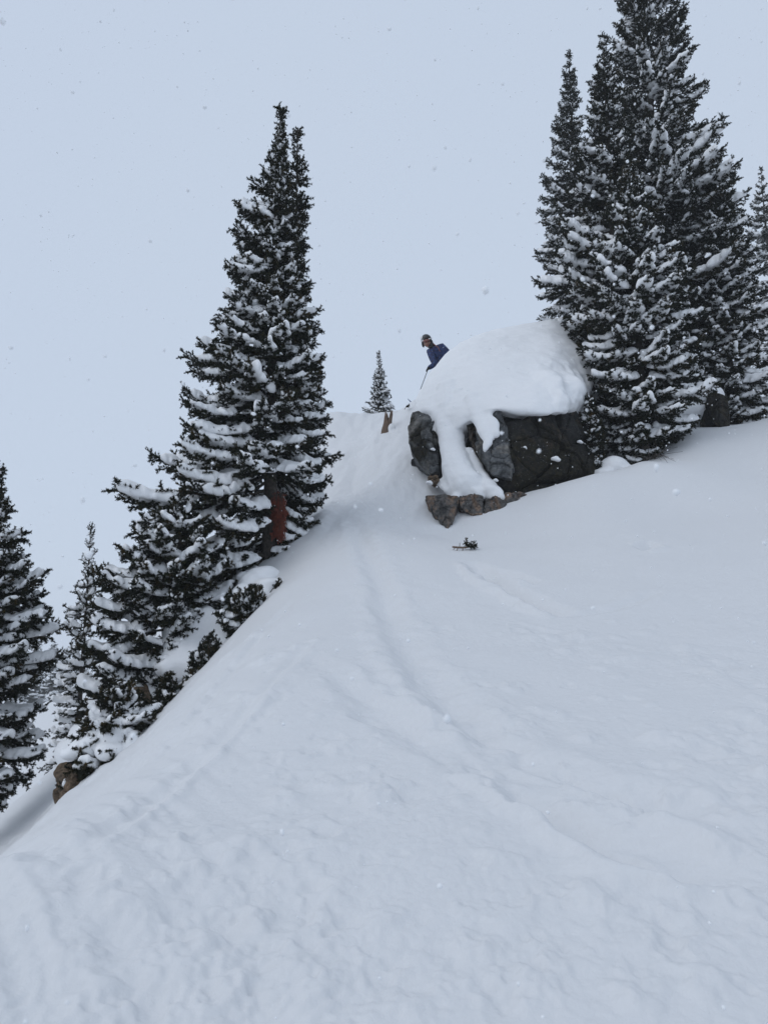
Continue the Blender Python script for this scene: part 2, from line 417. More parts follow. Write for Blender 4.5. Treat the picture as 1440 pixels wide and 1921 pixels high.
for k in range(1500):
    px, py = rd.uniform(-20, 1460), 1921 - 760 * rd.random() ** 0.8
    p = on_ground(px, py, 1.5, 9)
    if n2(np.array([p.x * 1.3 + 7]), np.array([p.y * 1.3]))[0] < -0.12 and rd.random() < 0.8: continue
    rad = rd.choice([0.010, 0.012, 0.014, 0.018, 0.022, 0.03, 0.045, 0.06]) * rd.uniform(0.8, 1.4) * (p.y / 3.2) ** 0.5
    dent(p.x, p.y, rad, rad * rd.uniform(0.3, 0.75) * min(1, .03 / rad) ** .4 * rd.choice([1, 1, -0.8]), rd.choice([3, 4, 6]))
for px, py, rad, h in [(725,1745,.055,.035),(935,1635,.06,.04),(530,1775,.05,.03),(1290,1390,.08,.05),(1240,1385,.07,.045),(900,1450,.05,-.03),
                       (530,1500,.07,.035),(1180,1900,.05,.03),(1360,1540,.07,.04),(1330,1500,.06,.035),(815,1500,.055,-.03),(250,1720,.07,.03),(600,1880,.05,.03),(1095,1380,.06,.04),(1400,1340,.09,.05)]:
    p = on_ground(px, py, 1.5, 9); dent(p.x, p.y, rad, h, 3)

V = np.stack([X, Yg, Z], -1).reshape(-1, 3)
ii, jj = np.meshgrid(np.arange(NR - 1), np.arange(NT), indexing='ij'); j2 = (jj + 1) % NT
Q = np.stack([ii * NT + jj, ii * NT + j2, (ii + 1) * NT + j2, (ii + 1) * NT + jj], -1).reshape(-1, 4)[:, ::-1]
c0 = len(V); V = np.vstack([V, [[0, 0, gh(0, 0)]]])
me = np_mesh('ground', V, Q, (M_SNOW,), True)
ground = link('ground', me); tag(ground, 'snow covered ski slope steepening up into a narrow chute', None, None, 'structure')
bm = bmesh.new(); vs = [bm.verts.new(V[j]) for j in range(NT)]; bm.faces.new(vs)
bmesh.ops.recalc_face_normals(bm, faces=bm.faces[:])
o = link('snow_underfoot', bm_mesh('snow_underfoot', bm, (M_SNOW,), True)); tag(o, 'patch of trodden snow underfoot', None, None, 'structure')

#__REST__
# ------------------------------------------------------------------ fir branches (prototypes shared by all trees)
def needles_along(a, b, spacing, nl, nw, rs, up=0.35, spread=1.0):
    """fir needles along the twig a->b: thin triangles, swept forward and upward; returns (n,3,3)"""
    d = b - a; L = np.linalg.norm(d)
    n = max(3, int(L / spacing)); d = d / max(L, 1e-6)
    t = rs.random(n) * 1.05
    ref = np.array([0, 0, 1.0]) if abs(d[2]) < 0.9 else np.array([1.0, 0, 0])
    s = np.cross(d, ref); s /= np.linalg.norm(s); u = np.cross(s, d)
    an = rs.random(n) * 2 * np.pi
    rad = np.cos(an)[:, None] * s + np.sin(an)[:, None] * u
    rad[:, 2] += up; rad /= np.linalg.norm(rad, axis=1)[:, None]
    fw = rs.uniform(0.35, 1.0, n)[:, None]
    nd = rad * spread + d * fw; nd /= np.linalg.norm(nd, axis=1)[:, None]
    ln = nl * rs.uniform(0.7, 1.2, n)[:, None]
    p = a + d * (t * L)[:, None]
    wv = np.cross(nd, rs.normal(size=(n, 3))); wv /= np.linalg.norm(wv, axis=1)[:, None]
    return np.stack([p - wv * nw * 0.5, p + wv * nw * 0.5, p + nd * ln], 1)

def branch_proto(L, seed, name, snow=1.0, bushy=1.0, sparse=False, red=False):
    rs = np.random.default_rng(seed); N = []; TV = []; TF = []; tw = []
    droop = rs.uniform(0.05, 0.16) * L; tipup = rs.uniform(0.10, 0.2) * L; bend = rs.uniform(-0.08, 0.08) * L
    def ax(s): return np.array([L * s, bend * s * s, -droop * math.sin(math.pi * min(s, 1) * 0.8) * 1.2 + tipup * max(s - 0.55, 0) ** 1.5 * 2.2])
    S = np.linspace(0, 1, 9)
    def add_tube(p, r, n=5):
        v, f = tube_arrays(p, r, n, False); o = sum(len(q) for q in TV)
        TV.append(np.array([x[:] for x in v])); TF.append(np.array(f) + o)
    add_tube([ax(s) for s in S], [0.004 + 0.013 * L ** 0.6 * (1 - s) for s in S])
    nl = 0.029; nw = 0.0105; sp_ = 0.0017 if not sparse else 0.003
    def twig(a, b, main=False):
        N.append(needles_along(a, b, sp_, nl, nw, rs, 0.15)); tw.append((a, b))
    for i in range(8):
        if S[i] > 0.2 or L < 0.4: twig(ax(S[i]), ax(S[i + 1]))
    step = (0.038 if not sparse else 0.07)
    s = 0.10 if L < 0.5 else 0.14; k = 0
    while s < 0.99:
        p = ax(s); d = ax(min(s + 0.05, 1.02)) - ax(s - 0.05); d /= np.linalg.norm(d)
        side = 1 if k % 2 == 0 else -1
        roll = rs.normal(-0.42, 0.65 * bushy)
        lat = np.array([-d[1] * 0, side * math.cos(roll), math.sin(roll)])
        ang = R(rs.uniform(38, 62)); v = d * math.cos(ang) + lat * math.sin(ang)
        l2 = (0.30 * L ** 0.75 * (1 - s) ** 0.5 * (0.4 + 0.6 * min(1, s * 2.2)) + 0.05) * rs.uniform(0.6, 1.25)
        l2 *= 0.8 if sparse else 1.0
        if not (L > 0.8 and s < 0.28 and rs.random() < 0.4):
            mid = p + v * l2 * 0.55 + np.array([0, 0, -0.03 * l2]); e = mid + (v * 0.8 + d * 0.35) * l2 * 0.45 + np.array([0, 0, 0.10 * l2])
            add_tube([p, mid, e], [0.004, 0.003, 0.0015], 3)
            twig(p + v * l2 * 0.12, mid); twig(mid, e)
            nt_ = int(l2 / 0.036)
            for j in range(nt_):
                f = (j + 1.0) / (nt_ + 1); q = p + (e - p) * f
                sg = 1 if j % 2 == 0 else -1
                cr = np.cross(v, [0, 0, 1.0]); cr /= np.linalg.norm(cr) + 1e-6
                rl = rs.normal(0.0, 0.9 * bushy)
                tv = v * 0.6 + cr * sg * 0.75 * math.cos(rl) + np.array([0, 0, 0.65 * math.sin(rl)])
                twig(q, q + tv * rs.uniform(0.05, 0.095) * (1.1 - 0.3 * f))
        s += step / L * rs.uniform(0.7, 1.3) * (1 if L > .6 else 0.9); k += 1
    N = np.concatenate(N); nv = N.reshape(-1, 3); nf = np.arange(len(nv)).reshape(-1, 3)
    tv = np.vstack(TV); tf = np.vstack(TF)
    tf3 = np.vstack([tf[:, [0, 1, 2]], tf[:, [0, 2, 3]]])
    V = np.vstack([tv, nv]); Fc = np.vstack([tf3, nf + len(tv)])
    mi = np.concatenate([np.zeros(len(tf3), int), np.ones(len(nf), int)])
    me = np_mesh(name, V, Fc, (M_BARK, M_RED if red else M_NEEDLE), False, mi)
    # snow lying on it: heavy, medium and light versions; a settled blanket with an uneven rounded rim
    pads = []
    for lvl in range(3):
        r0 = random.Random(seed * 7 + lvl)
        hmax = 0.112 * L ** 0.5 * (1.0, 0.82, 0.5)[lvl]; res = 0.009 + 0.004 * L
        xs = np.arange(0.08 * L, L * 1.02, res); wmax = 0.30 * L ** 0.75 + 0.05; ys = np.arange(-wmax, wmax + res, res)
        GX, GY = np.meshgrid(xs, ys, indexing='ij'); sN = GX / L
        W_ = (0.25 * L ** 0.75 * np.sqrt(np.clip(1.04 - sN, 0, 1)) * (0.4 + 0.6 * np.minimum(1, sN * 2.2)) + 0.03) * (0.95, 0.85, 0.7)[lvl]
        axp = np.array([ax(x / L) for x in xs]); yc = axp[:, 1][:, None]; zc = axp[:, 2][:, None]
        fq = 1 / (0.075 + 0.05 * L); o1 = seed * 3.1 + lvl * 11
        nz_ = n2(GX * fq + o1, GY * fq + 2.2) + 0.5 * n2(GX * fq * 2.3 + 4, GY * fq * 2.3 + o1)
        m_ = 1 - ((GY - yc) / W_) ** 2
        m_ = np.minimum(m_, np.minimum((sN - (0.22, 0.3, 0.25)[lvl]) * 5, (0.97 - sN) * 8) * (1.0 if L > .25 else .8))
        m_ = m_ + nz_ * (0.75, 1.2, 1.3)[lvl] - (0.10, 0.42, 0.72)[lvl]
        t_ = hmax * np.sqrt(np.clip(m_ / 0.55, 0, 1.3)) * (0.85 + 0.55 * n2(GX * fq * .6 + 9, GY * fq * .6 + o1))
        t_ = np.maximum(t_, 0)
        sup = zc + 0.016 - 0.9 * (GY - yc) ** 2 / max(L, .3) + 0.010 * n2(GX * fq * 2 + 31, GY * fq * 2)
        keep = m_ > 0; kc = keep[:-1, :-1] & keep[1:, :-1] & keep[:-1, 1:] & keep[1:, 1:]
        idx = np.arange(GX.size).reshape(GX.shape); NN = GX.size
        top_ = np.stack([GX, GY, sup + t_], -1).reshape(-1, 3); bot_ = np.stack([GX, GY, sup - 0.25 * t_ - 0.004], -1).reshape(-1, 3)
        ci, cj = np.where(kc)
        A_, B_, C_, D_ = idx[ci, cj], idx[ci + 1, cj], idx[ci + 1, cj + 1], idx[ci, cj + 1]
        FQ = [np.stack([A_, B_, C_, D_], 1), np.stack([A_, D_, C_, B_], 1) + NN]
        pk = np.pad(kc, 1)
        for (di, dj, p_, q_) in ((-1, 0, (0, 0), (0, 1)), (1, 0, (1, 1), (1, 0)), (0, -1, (1, 0), (0, 0)), (0, 1, (0, 1), (1, 1))):
            ei, ej = np.where(kc & ~pk[1 + di:pk.shape[0] - 1 + di, 1 + dj:pk.shape[1] - 1 + dj])
            u_, v_ = idx[ei + p_[0], ej + p_[1]], idx[ei + q_[0], ej + q_[1]]
            FQ.append(np.stack([u_, v_, v_ + NN, u_ + NN], 1))
        FQ = np.concatenate(FQ); Vp = np.vstack([top_, bot_])
        used = np.unique(FQ); rm = np.zeros(len(Vp), int); rm[used] = np.arange(len(used)); Vp = Vp[used]; FQ = rm[FQ] if len(FQ) else FQ
        F3_ = np.vstack([FQ[:, [0, 1, 2]], FQ[:, [0, 2, 3]]]) if len(FQ) else np.zeros((0, 3), int)
        it = []
        twl = [q for q in tw if np.linalg.norm(q[1] - q[0]) > 0.03]
        for q in range(int((7, 9, 8)[lvl] * (0.3 + 0.9 * L)) + 1):
            a, b_ = twl[r0.randrange(len(twl))]; f = r0.random(); p = a + (b_ - a) * f
            rr_ = r0.uniform(0.008, 0.020) * (0.75 + 0.4 * L)
            it.append(((p[0], p[1], p[2] + 0.016), (rr_ * r0.uniform(1, 1.8), rr_ * r0.uniform(1, 1.6), rr_ * 0.6), None))
        v, f = blobs(it, 1)
        m2 = np_mesh('snow_load', np.vstack([Vp, v]), np.vstack([F3_, f + len(Vp)]), (M_PAD,), True)
        bmx = bmesh.new(); bmx.from_mesh(m2)
        for _ in range(2): bmesh.ops.smooth_vert(bmx, verts=bmx.verts[:], factor=0.5, use_axis_x=True, use_axis_y=True, use_axis_z=True)
        bmx.to_mesh(m2); bmx.free(); m2.polygons.foreach_set('use_smooth', np.ones(len(m2.polygons), bool))
        pads.append(m2)
    return me, pads
CLASSES = [0.16, 0.32, 0.58, 0.95, 1.45]
PROTO = []
for ci, L in enumerate(CLASSES):
    PROTO.append([branch_proto(L, 100 * ci + k, 'branch', bushy=1.0) for k in range(4 if ci < 4 else 3)])
SPARSE = [[branch_proto(L, 900 + 10 * ci + k, 'branch', bushy=0.45, sparse=True) for k in range(2)] for ci, L in enumerate((0.2, 0.45, 0.8))]
RED = branch_proto(0.42, 777, 'dead_branch', red=True)

def place_branch(tree, loc, az, el, L, rs, level, sparse=False, roll=None):
    table = SPARSE if sparse else PROTO; Ls = (0.2, 0.45, 0.8) if sparse else CLASSES
    ci = min(range(len(Ls)), key=lambda i: abs(math.log(L / Ls[i])))
    me, pads = rs.choice(table[ci]); s = L / Ls[ci]
    x = Vector((math.cos(az) * math.cos(el), math.sin(az) * math.cos(el), math.sin(el)))
    y = Vector((0, 0, 1)).cross(x); y.normalize(); z = x.cross(y)
    rot = Matrix((x, y, z)).transposed()
    rl = rs.gauss(0, 0.13) if roll is None else roll
    rot = rot @ Matrix.Rotation(rl, 3, 'X')
    flip = Matrix.Diagonal((1, rs.choice((1, -1)), 1)) if False else Matrix.Identity(3)
    sv = s ** 0.6 if s > 1 else s
    o = bpy.data.objects.new('branch', me); C.objects.link(o); o.parent = tree
    o.matrix_basis = Matrix.Translation(loc) @ rot.to_4x4() @ Matrix.Diagonal((s, max(sv, s * 0.85), sv, 1))
    if level is not None and abs(el) < R(52):
        q = bpy.data.objects.new('snow_load', pads[level]); C.objects.link(q); q.parent = o; q['kind'] = 'stuff'
    return o

def make_tree(name, label, cat, base, top, Y, prof, seed, dz=0.22, per=6, snow=0.5, group=None, trunk_r=0.1,
              front_gap=None, sparse=False, el_top=30, el_low=-15, base_z=None, depth_k=1.0, ymin=-0.3, fill=1.0, back=0.8):
    """prof: (py, left px, right px) measured in the photograph; the crown is round about its own trunk"""
    rs = random.Random(seed)
    pb = P(*base, Y); pt = P(*top, Y)
    z0 = pb.z if base_z is None else base_z
    H = pt.z - z0
    zg = gh(pb.x, pb.y) if base_z is None else z0; lift = z0 - zg
    root = empty(name, (pb.x, pb.y, zg), label, cat, group)
    def axis_px(py): return base[0] + (top[0] - base[0]) * (base[1] - py) / (base[1] - top[1])
    hs, ls, rs_ = [], [], []
    for py, l, r in sorted(prof, key=lambda q: -q[0]):
        c = axis_px(py); k = mpp(c, py, Y)
        hs.append(P(c, py, Y).z - z0); ls.append(max(0.03, (c - l) * k)); rs_.append(max(0.03, (r - c) * k))
    hs, ls, rs_ = np.array(hs), np.array(ls), np.array(rs_)
    n = 10; bend = rs.uniform(-0.04, 0.04)
    tp = [(bend * math.sin(i / n * 3), 0, H * i / n + lift) for i in range(n + 1)]; tp[0] = (0, 0, min(0, lift) - 0.5)
    link('trunk', tube_mesh('trunk', tp, [trunk_r * (1 - 0.97 * (i / n) ** 0.9) + 0.004 for i in range(n + 1)], (M_BARK,), 10), root)
    h = hs[0]; k = rs.random() * 6; cnt = 0
    while h < H - 0.02 and cnt < 297:
        rel = h / H
        l, r = np.interp(h, hs, ls), np.interp(h, hs, rs_)
        mean = 0.5 * (l + r)
        nb = max(3, int(round(per * fill * (0.55 + 0.45 * min(1, mean / 0.5)))))
        ph = rs.random() * 6.28; wh = rs.uniform(0.84, 1.08)
        for q in range(nb):
            az = ph + 2 * math.pi * (q + rs.uniform(-0.3, 0.3)) / nb
            c = math.cos(az); s_ = math.sin(az)
            Lx = r if c > 0 else l
            dm = min(max(mean, 0.15), 1.15 * mean + 0.1) * depth_k
            if front_gap and s_ < 0.35 and front_gap(h, az): continue
            if s_ > 0.5 and rs.random() > back: continue
            Lb = math.sqrt((Lx * c) ** 2 + (dm * s_) ** 2) * rs.uniform(0.72, 1.04) * wh
            if abs(c) > 0.75 and rs.random() < 0.35: Lb = Lx * rs.uniform(0.98, 1.07)
            Lb = max(Lb - 0.02, 0.07)
            el = R(el_low + (el_top - el_low) * rel ** 1.5 + rs.gauss(0, 7))
            drop = 0.1 - h
            if drop > 0: el = -math.asin(min(0.8, drop / max(Lb, .1)))
            if Lb < 0.28 and drop <= 0: el = max(el, R(22)) + R(rs.uniform(0, 22))
            hh = min(max(h + rs.uniform(-0.5, 0.5) * dz - Lb * math.sin(el) * 0.7, 0.05), H - 0.03)
            u = rs.random(); p = snow * (1.25 - 0.75 * rel)
            lvl = 0 if u < p * 0.62 else (1 if u < p * 1.15 else 2)
            if sparse: lvl = 0 if u < 0.3 else 1
            place_branch(root, Vector((0, 0, hh + lift)), az, el, Lb, rs, lvl, sparse); cnt += 1
        h += dz * (0.55 + 0.45 * min(1, mean / 0.7)) * rs.uniform(0.8, 1.2)
    for q in range(3):   # leader shoots
        place_branch(root, Vector((0, 0, H + lift - 0.10 - 0.05 * q)), rs.random() * 6.28, R(62 + 10 * (2 - q)), 0.14, rs, None, sparse)
    return root

G_L = 'firs on the drop-off left of the chute'
G_R = 'firs clustered right of the boulder'
gapA = lambda h, az: (h < 0.74 and math.sin(az) < -0.3 and -0.30 < math.cos(az) < 0.5) or (h < 1.9 and math.cos(az) > 0.1 and (h * 7.3 + az * 3.1) % 1 < 0.55)
fir_a = make_tree('fir_tree', 'tall dark fir left of the chute with reddish patch on its bare lower trunk', 'tree', (505,1045), (530,202), 10.3,
    [(205,528,533),(230,520,541),(262,510,548),(300,498,552),(335,482,556),(380,470,560),(404,432,560),(435,436,562),(470,450,566),(517,412,572),(545,418,580),(580,412,585),
     (615,398,590),(640,362,598),(668,350,606),(705,335,612),(740,330,615),(770,310,618),(802,282,625),(840,300,636),(865,290,634),(905,240,625),(940,228,612),(975,225,600),(1012,216,580),(1040,225,560),(1075,240,470),(1105,270,450)],
    21, dz=0.20, per=8, snow=1.05, group=G_L, trunk_r=0.10, front_gap=gapA, el_low=-20)
fir_a2 = make_tree('fir_tree', 'narrow fir top standing just right of the tall left fir spire', 'tree', (540,1015), (557,243), 11.0,
    [(245,555,560),(275,546,570),(310,541,580),(350,540,580),(400,540,583),(440,530,588),(490,528,588),(520,522,590),(560,520,596),(600,515,606),(640,510,607),(690,505,616),(750,500,620),(800,500,630),(850,500,634),(900,510,625),(960,515,600),(1000,520,590)],
    22, dz=0.21, per=6, snow=0.6, group=G_L, trunk_r=0.09)
fir_b = make_tree('fir_tree', 'wide snow laden fir low on the left flank below the tall fir', 'tree', (318,1360), (343,925), 9.2,
    [(930,335,350),(960,300,375),(985,262,395),(1010,228,420),(1040,208,440),(1070,196,450),(1100,180,452),(1125,170,430),(1150,164,400),(1175,160,370),(1210,152,350),(1245,146,350),(1285,140,352),(1320,170,352),(1350,200,350),(1385,225,345)],
    23, dz=0.185, per=8, snow=1.2, group=G_L, trunk_r=0.10, el_low=-8)
fir_c = make_tree('fir_shrub', 'stunted fir shrub buried under a thick snow pad beside the brown rock', 'tree', (212,1515), (232,1285), 7.6,
    [(1290,205,262),(1320,175,300),(1345,150,330),(1375,130,338),(1400,118,335),(1425,112,330),(1450,112,315),(1475,125,300),(1500,150,265)],
    24, dz=0.115, per=9, snow=1.5, group=None, trunk_r=0.05, el_low=-14, el_top=20)
fir_i = make_tree('fir_shrub', 'small fir bush hugging the right end of the boulder', 'tree', (1112,905), (1108,745), 12.15,
    [(750,1098,1118),(780,1085,1130),(810,1078,1138),(840,1074,1140),(865,1078,1138),(890,1085,1132)],
    29, dz=0.15, per=6, snow=0.9, trunk_r=0.04, el_low=-14, el_top=20)
fir_d = make_tree('fir_shrub', 'little fir tuft poking over the edge of the slope under the tall fir', 'tree', (462,1190), (470,1105), 8.7,
    [(1110,440,495),(1125,422,508),(1145,412,514),(1165,412,505),(1182,420,490)],
    25, dz=0.08, per=8, snow=1.8, trunk_r=0.03, el_low=-4, el_top=20)
fir_j = make_tree('fir_shrub', 'dark fir tuft at the lower end of the grey snow bank', 'tree', (392,1275), (400,1200), 8.35,
    [(1205,385,412),(1222,368,428),(1240,352,436),(1258,345,430),(1270,350,410)], 41, dz=0.075, per=7, snow=1.0, trunk_r=0.03, el_low=-10, el_top=20)
fir_k = make_tree('fir_shrub', 'dark fir shrub on the slope edge between the snow bank and the padded shrub', 'tree', (318,1375), (335,1270), 7.9,
    [(1275,325,345),(1300,295,362),(1320,280,368),(1340,272,362),(1360,268,345)], 42, dz=0.085, per=7, snow=0.9, trunk_r=0.035, el_low=-12, el_top=20)
fir_e = make_tree('fir_tree', 'large drooping fir cut off by the left picture edge', 'tree', (-62,1520), (-8,880), 9.4,
    [(885,-12,-6),(910,-40,6),(950,-70,18),(985,-80,38),(1020,-95,56),(1060,-110,76),(1100,-120,88),(1150,-130,95),(1190,-140,104),(1225,-140,110),(1265,-140,92),(1300,-140,80),(1350,-140,80),(1400,-140,82),(1440,-140,70),(1480,-130,45)],
    26, dz=0.17, per=9, snow=1.2, trunk_r=0.12, el_low=-26)
fir_f = make_tree('spruce_sapling', 'slender young spruce with visible stem between the two left firs', 'tree', (136,1500), (168,986), 12.0,
    [(990,166,171),(1020,158,178),(1050,146,186),(1080,142,188),(1115,132,190),(1140,122,190),(1170,108,186),(1200,112,185),(1250,100,190),(1300,95,195),(1350,92,195),(1400,78,185),(1440,66,172),(1475,60,165)],
    27, dz=0.17, per=6, snow=0.6, trunk_r=0.05, sparse=True, el_low=-14, el_top=28)

fir_r1 = make_tree('fir_tree', 'tallest fir, its top cut off by the upper picture edge', 'tree', (1264,800), (1205,-75), 15.5,
    [(-70,1195,1215),(-30,1165,1262),(0,1146,1290),(40,1140,1302),(80,1142,1304),(130,1140,1330),(165,1138,1322),(188,1135,1332),(215,1130,1292),(250,1125,1345),(290,1130,1357),(320,1125,1362),(355,1110,1392),(400,1100,1388),(440,1100,1400),(480,1090,1396),(520,1090,1380),(560,1090,1380),(610,1080,1360),(660,1090,1370),(720,1120,1380)],
    31, dz=0.28, per=8, snow=0.55, group=G_R, trunk_r=0.19, el_top=30)
fir_r2 = make_tree('fir_tree', 'fir with a bare forked leader left of the tallest fir', 'tree', (1176,860), (1131,66), 13.9,
    [(68,1128,1134),(100,1116,1146),(130,1110,1160),(165,1100,1170),(200,1098,1180),(235,1092,1180),(262,1078,1190),(300,1068,1195),(340,1062,1200),(385,1050,1210),(430,1036,1215),(470,1018,1220),(500,1010,1225),(550,1010,1230),(600,1016,1235),(625,1018,1240),(655,1040,1240),(690,1085,1240),(740,1075,1235),(790,1100,1230),(830,1085,1215),(855,1078,1180)],
    32, dz=0.24, per=7, snow=1.0, group=G_R, trunk_r=0.11)
fir_r6 = make_tree('fir_tree', 'snow capped fir nearest the boulder at front of the right cluster', 'tree', (1209,865), (1183,296), 12.7,
    [(300,1178,1188),(335,1165,1205),(370,1150,1225),(410,1130,1240),(450,1115,1262),(490,1100,1290),(530,1085,1310),(570,1075,1315),(610,1075,1320),(650,1085,1318),(690,1095,1322),(720,1100,1345),(750,1110,1330),(780,1115,1315),(810,1130,1305),(840,1150,1265),(855,1160,1245)],
    33, dz=0.225, per=8, snow=1.1, group=G_R, trunk_r=0.10)
fir_r3 = make_tree('fir_tree', 'slim pointed fir spire rising behind left side of the right cluster', 'tree', (1092,650), (1066,99), 20.0,
    [(103,1064,1069),(130,1052,1080),(155,1046,1088),(190,1044,1086),(220,1038,1092),(255,1026,1092),(300,1022,1098),(345,1010,1100),(395,1012,1100),(450,1005,1105),(500,996,1115),(550,1004,1120),(590,996,1130),(610,985,1140)],
    34, dz=0.27, per=7, snow=0.6, group=G_R, trunk_r=0.12)
fir_r4 = make_tree('fir_tree', 'broad low fir drooping to the right picture edge', 'tree', (1376,800), (1338,330), 14.9,
    [(340,1330,1346),(370,1320,1375),(410,1310,1392),(450,1305,1408),(490,1300,1428),(530,1300,1438),(570,1300,1444),(610,1300,1455),(650,1290,1462),(690,1290,1470),(720,1300,1475),(750,1310,1478),(775,1345,1474),(792,1385,1450)],
    35, dz=0.24, per=8, snow=1.1, group=G_R, trunk_r=0.10, el_low=-16)
fir_r5 = make_tree('fir_tree', 'distant paler fir at the right picture edge', 'tree', (1462,700), (1428,316), 30.0,
    [(320,1425,1431),(350,1417,1442),(385,1408,1452),(420,1400,1460),(470,1395,1470),(520,1392,1480),(570,1390,1490),(620,1385,1500),(660,1385,1500)],
    36, dz=0.4, per=7, snow=0.95, trunk_r=0.13)
fir_g = make_tree('spruce_sapling', 'tiny lone spruce standing on the crest behind the broken stump', 'tree', (710,785), (721,661), 19.0,
    [(664,718,724),(685,712,730),(705,703,732),(722,700,734),(740,694,740),(755,688,740),(768,680,744),(776,684,738)],
    37, dz=0.13, per=7, snow=0.55, trunk_r=0.03, sparse=True, el_low=-10, el_top=26)
fir_h = make_tree('spruce_sapling', 'thin sapling half hidden behind lower right branches of the tall left fir', 'tree', (596,780), (601,700), 19.5,
    [(705,600,603),(725,594,610),(745,588,614),(765,586,616)],
    38, dz=0.18, per=4, snow=0.5, trunk_r=0.025, sparse=True, el_low=0, el_top=30)

# the dead reddish growth hanging against the tall fir's trunk
rs_ = random.Random(4)
red_lift = P(505, 1045, 10.3).z - fir_a.location.z
for k in range(30):
    me_, _p = RED
    o = link('dead_branch', me_, fir_a); az = R(rs_.uniform(-120, -40)); el = R(rs_.uniform(-86, -62))
    x = Vector((math.cos(az) * math.cos(el), math.sin(az) * math.cos(el), math.sin(el)))
    y = Vector((0, 0, 1)).cross(x).normalized(); z = x.cross(y)
    s_ = rs_.uniform(0.55, 0.85)
    o.matrix_basis = Matrix.Translation((0.11 + rs_.uniform(-0.07, 0.08), -0.17, 0.92 - 0.42 * rs_.random() + red_lift)) @ Matrix((x, y, z)).transposed().to_4x4() @ Matrix.Diagonal((s_, s_ * .6, s_ * .6, 1))
    o['label'] = 'rust red dead twig against the trunk'

# far trees in the snowfall, down in the valley
proto_far = None
def far_tree(px, py, Y, hpx, wpx, seed, label):
    rs = np.random.default_rng(seed); p = P(px, py, Y); z = gh(p.x, p.y)
    k = Y / F; H = hpx * k + max(0, p.z - z); Rw = wpx * k * 0.5
    root = empty('fir_tree', (p.x, p.y, z), label, 'tree', 'hazy firs far down the valley')
    link('trunk', tube_mesh('trunk', [(0, 0, -0.5), (0, 0, H * 0.5), (0, 0, H * 0.98)], [0.22, 0.12, 0.02], (M_BARK,), 6), root)
    N = []; it = []
    nb = 90
    for i in range(nb):
        f = (i + rs.random()) / nb; h = H * (0.06 + 0.93 * f); L = Rw * (1 - f) ** 0.8 * rs.uniform(0.7, 1.1) + 0.15
        az = rs.random() * 6.28; d = np.array([math.cos(az), math.sin(az), -0.25 + 0.6 * f]); a = np.array([0, 0, h])
        N.append(needles_along(a, a + d * L, 0.02, 0.42, 0.10, rs, 0.0, 0.9))
        if rs.random() < 0.75:
            c = a + d * L * rs.uniform(0.45, 0.8); it.append(((c[0], c[1], c[2] + 0.12), (L * 0.3 + 0.1, L * 0.3 + 0.1, 0.14), None))
    N = np.concatenate(N).reshape(-1, 3)
    link('crown', np_mesh('crown', N, np.arange(len(N)).reshape(-1, 3), (M_NEEDLE,)), root)
    v, f = blobs(it, 1); link('snow_load', np_mesh('snow_load', v, f, (M_PAD,), True), root)['kind'] = 'stuff'
for i, (px, py, Y, h_, w_) in enumerate([(62,1330,85,120,46),(95,1318,95,105,42),(118,1312,105,90,38),(30,1335,80,130,50),(150,1302,110,72,32)]):
    far_tree(px, py, Y, h_, w_, 60 + i, ['hazy fir seen left of the slender spruce, second from the left edge', 'hazy fir in the middle of the far valley row', 'shorter hazy fir right of the middle of the valley row',
        'hazy fir nearest the left edge in the far valley row', 'smallest hazy fir at the right end of the far valley row'][i])

# ------------------------------------------------------------------ boulder and rocks
def rock_from(points, voxel, amp, seed, name, m, parent=None, sub_amp=0.35, shrink=3):
    bm = bmesh.new()
    for p in points: bm.verts.new(p)
    r = bmesh.ops.convex_hull(bm, input=bm.verts[:])
    junk = [v for v in bm.verts if not v.link_faces]
    for v in junk: bm.verts.remove(v)
    bmesh.ops.triangulate(bm, faces=bm.faces[:])
    V = np.array([v.co[:] for v in bm.verts]); bm.verts.index_update()
    Fc = np.array([[v.index for v in f.verts] for f in bm.faces]); bm.free()
    me = remesh(V, Fc, voxel, 1, name); me.materials.append(m)
    co = get_co(me); no = get_no(me)
    rr0 = np.random.default_rng(int(seed * 10)); lo, hi = co.min(0), co.max(0); size = (hi - lo).max()
    q = co + seed * 3.7
    wob = np.stack([n3(q * 3 / size + k * 9) for k in range(3)], -1) * size * 0.10
    sc_ = 1.0 / size
    d = amp * (fbm3(q * (2.2 * sc_ + 0.4), 3) * 0.5 + 0.9 * fbm3(q * (7 * sc_ + 1.0), 4, True) * sub_amp)
    for ns, ka in ((26, 1.0), (110, 0.45)):
        seeds = lo + (hi - lo) * rr0.random((ns, 3)); tilt = rr0.normal(size=(ns, 3)); ofs = rr0.normal(size=ns)
        D = ((co[:, None] + wob[:, None] - seeds[None]) ** 2).sum(-1); o_ = np.argsort(D, 1)[:, :2]; i0 = o_[:, 0]
        d1 = np.sqrt(D[np.arange(len(co)), i0]); d2 = np.sqrt(D[np.arange(len(co)), o_[:, 1]])
        rel_ = co - seeds[i0]
        d += amp * ka * (0.55 * ofs[i0] + 1.1 * (rel_ * tilt[i0]).sum(1) / (size * 0.35))
        d -= amp * ka * 0.7 * np.exp(-((d2 - d1) / (size * 0.012)) ** 2)
    d += 0.006 * fbm3(q * 20, 3) + amp * 0.22 * fbm3(q * np.array([7, 5, 3.5]), 3, True)
    d = np.clip(d, -2.2 * amp, 1.5 * amp)
    set_co(me, co + no * d[:, None])
    me.polygons.foreach_set('use_smooth', np.zeros(len(me.polygons), bool))
    if parent is None: return me
    return link(name, me, parent)
def off(v, x=0, y=0, z=0): return Vector((v.x + x, v.y + y, v.z + z))

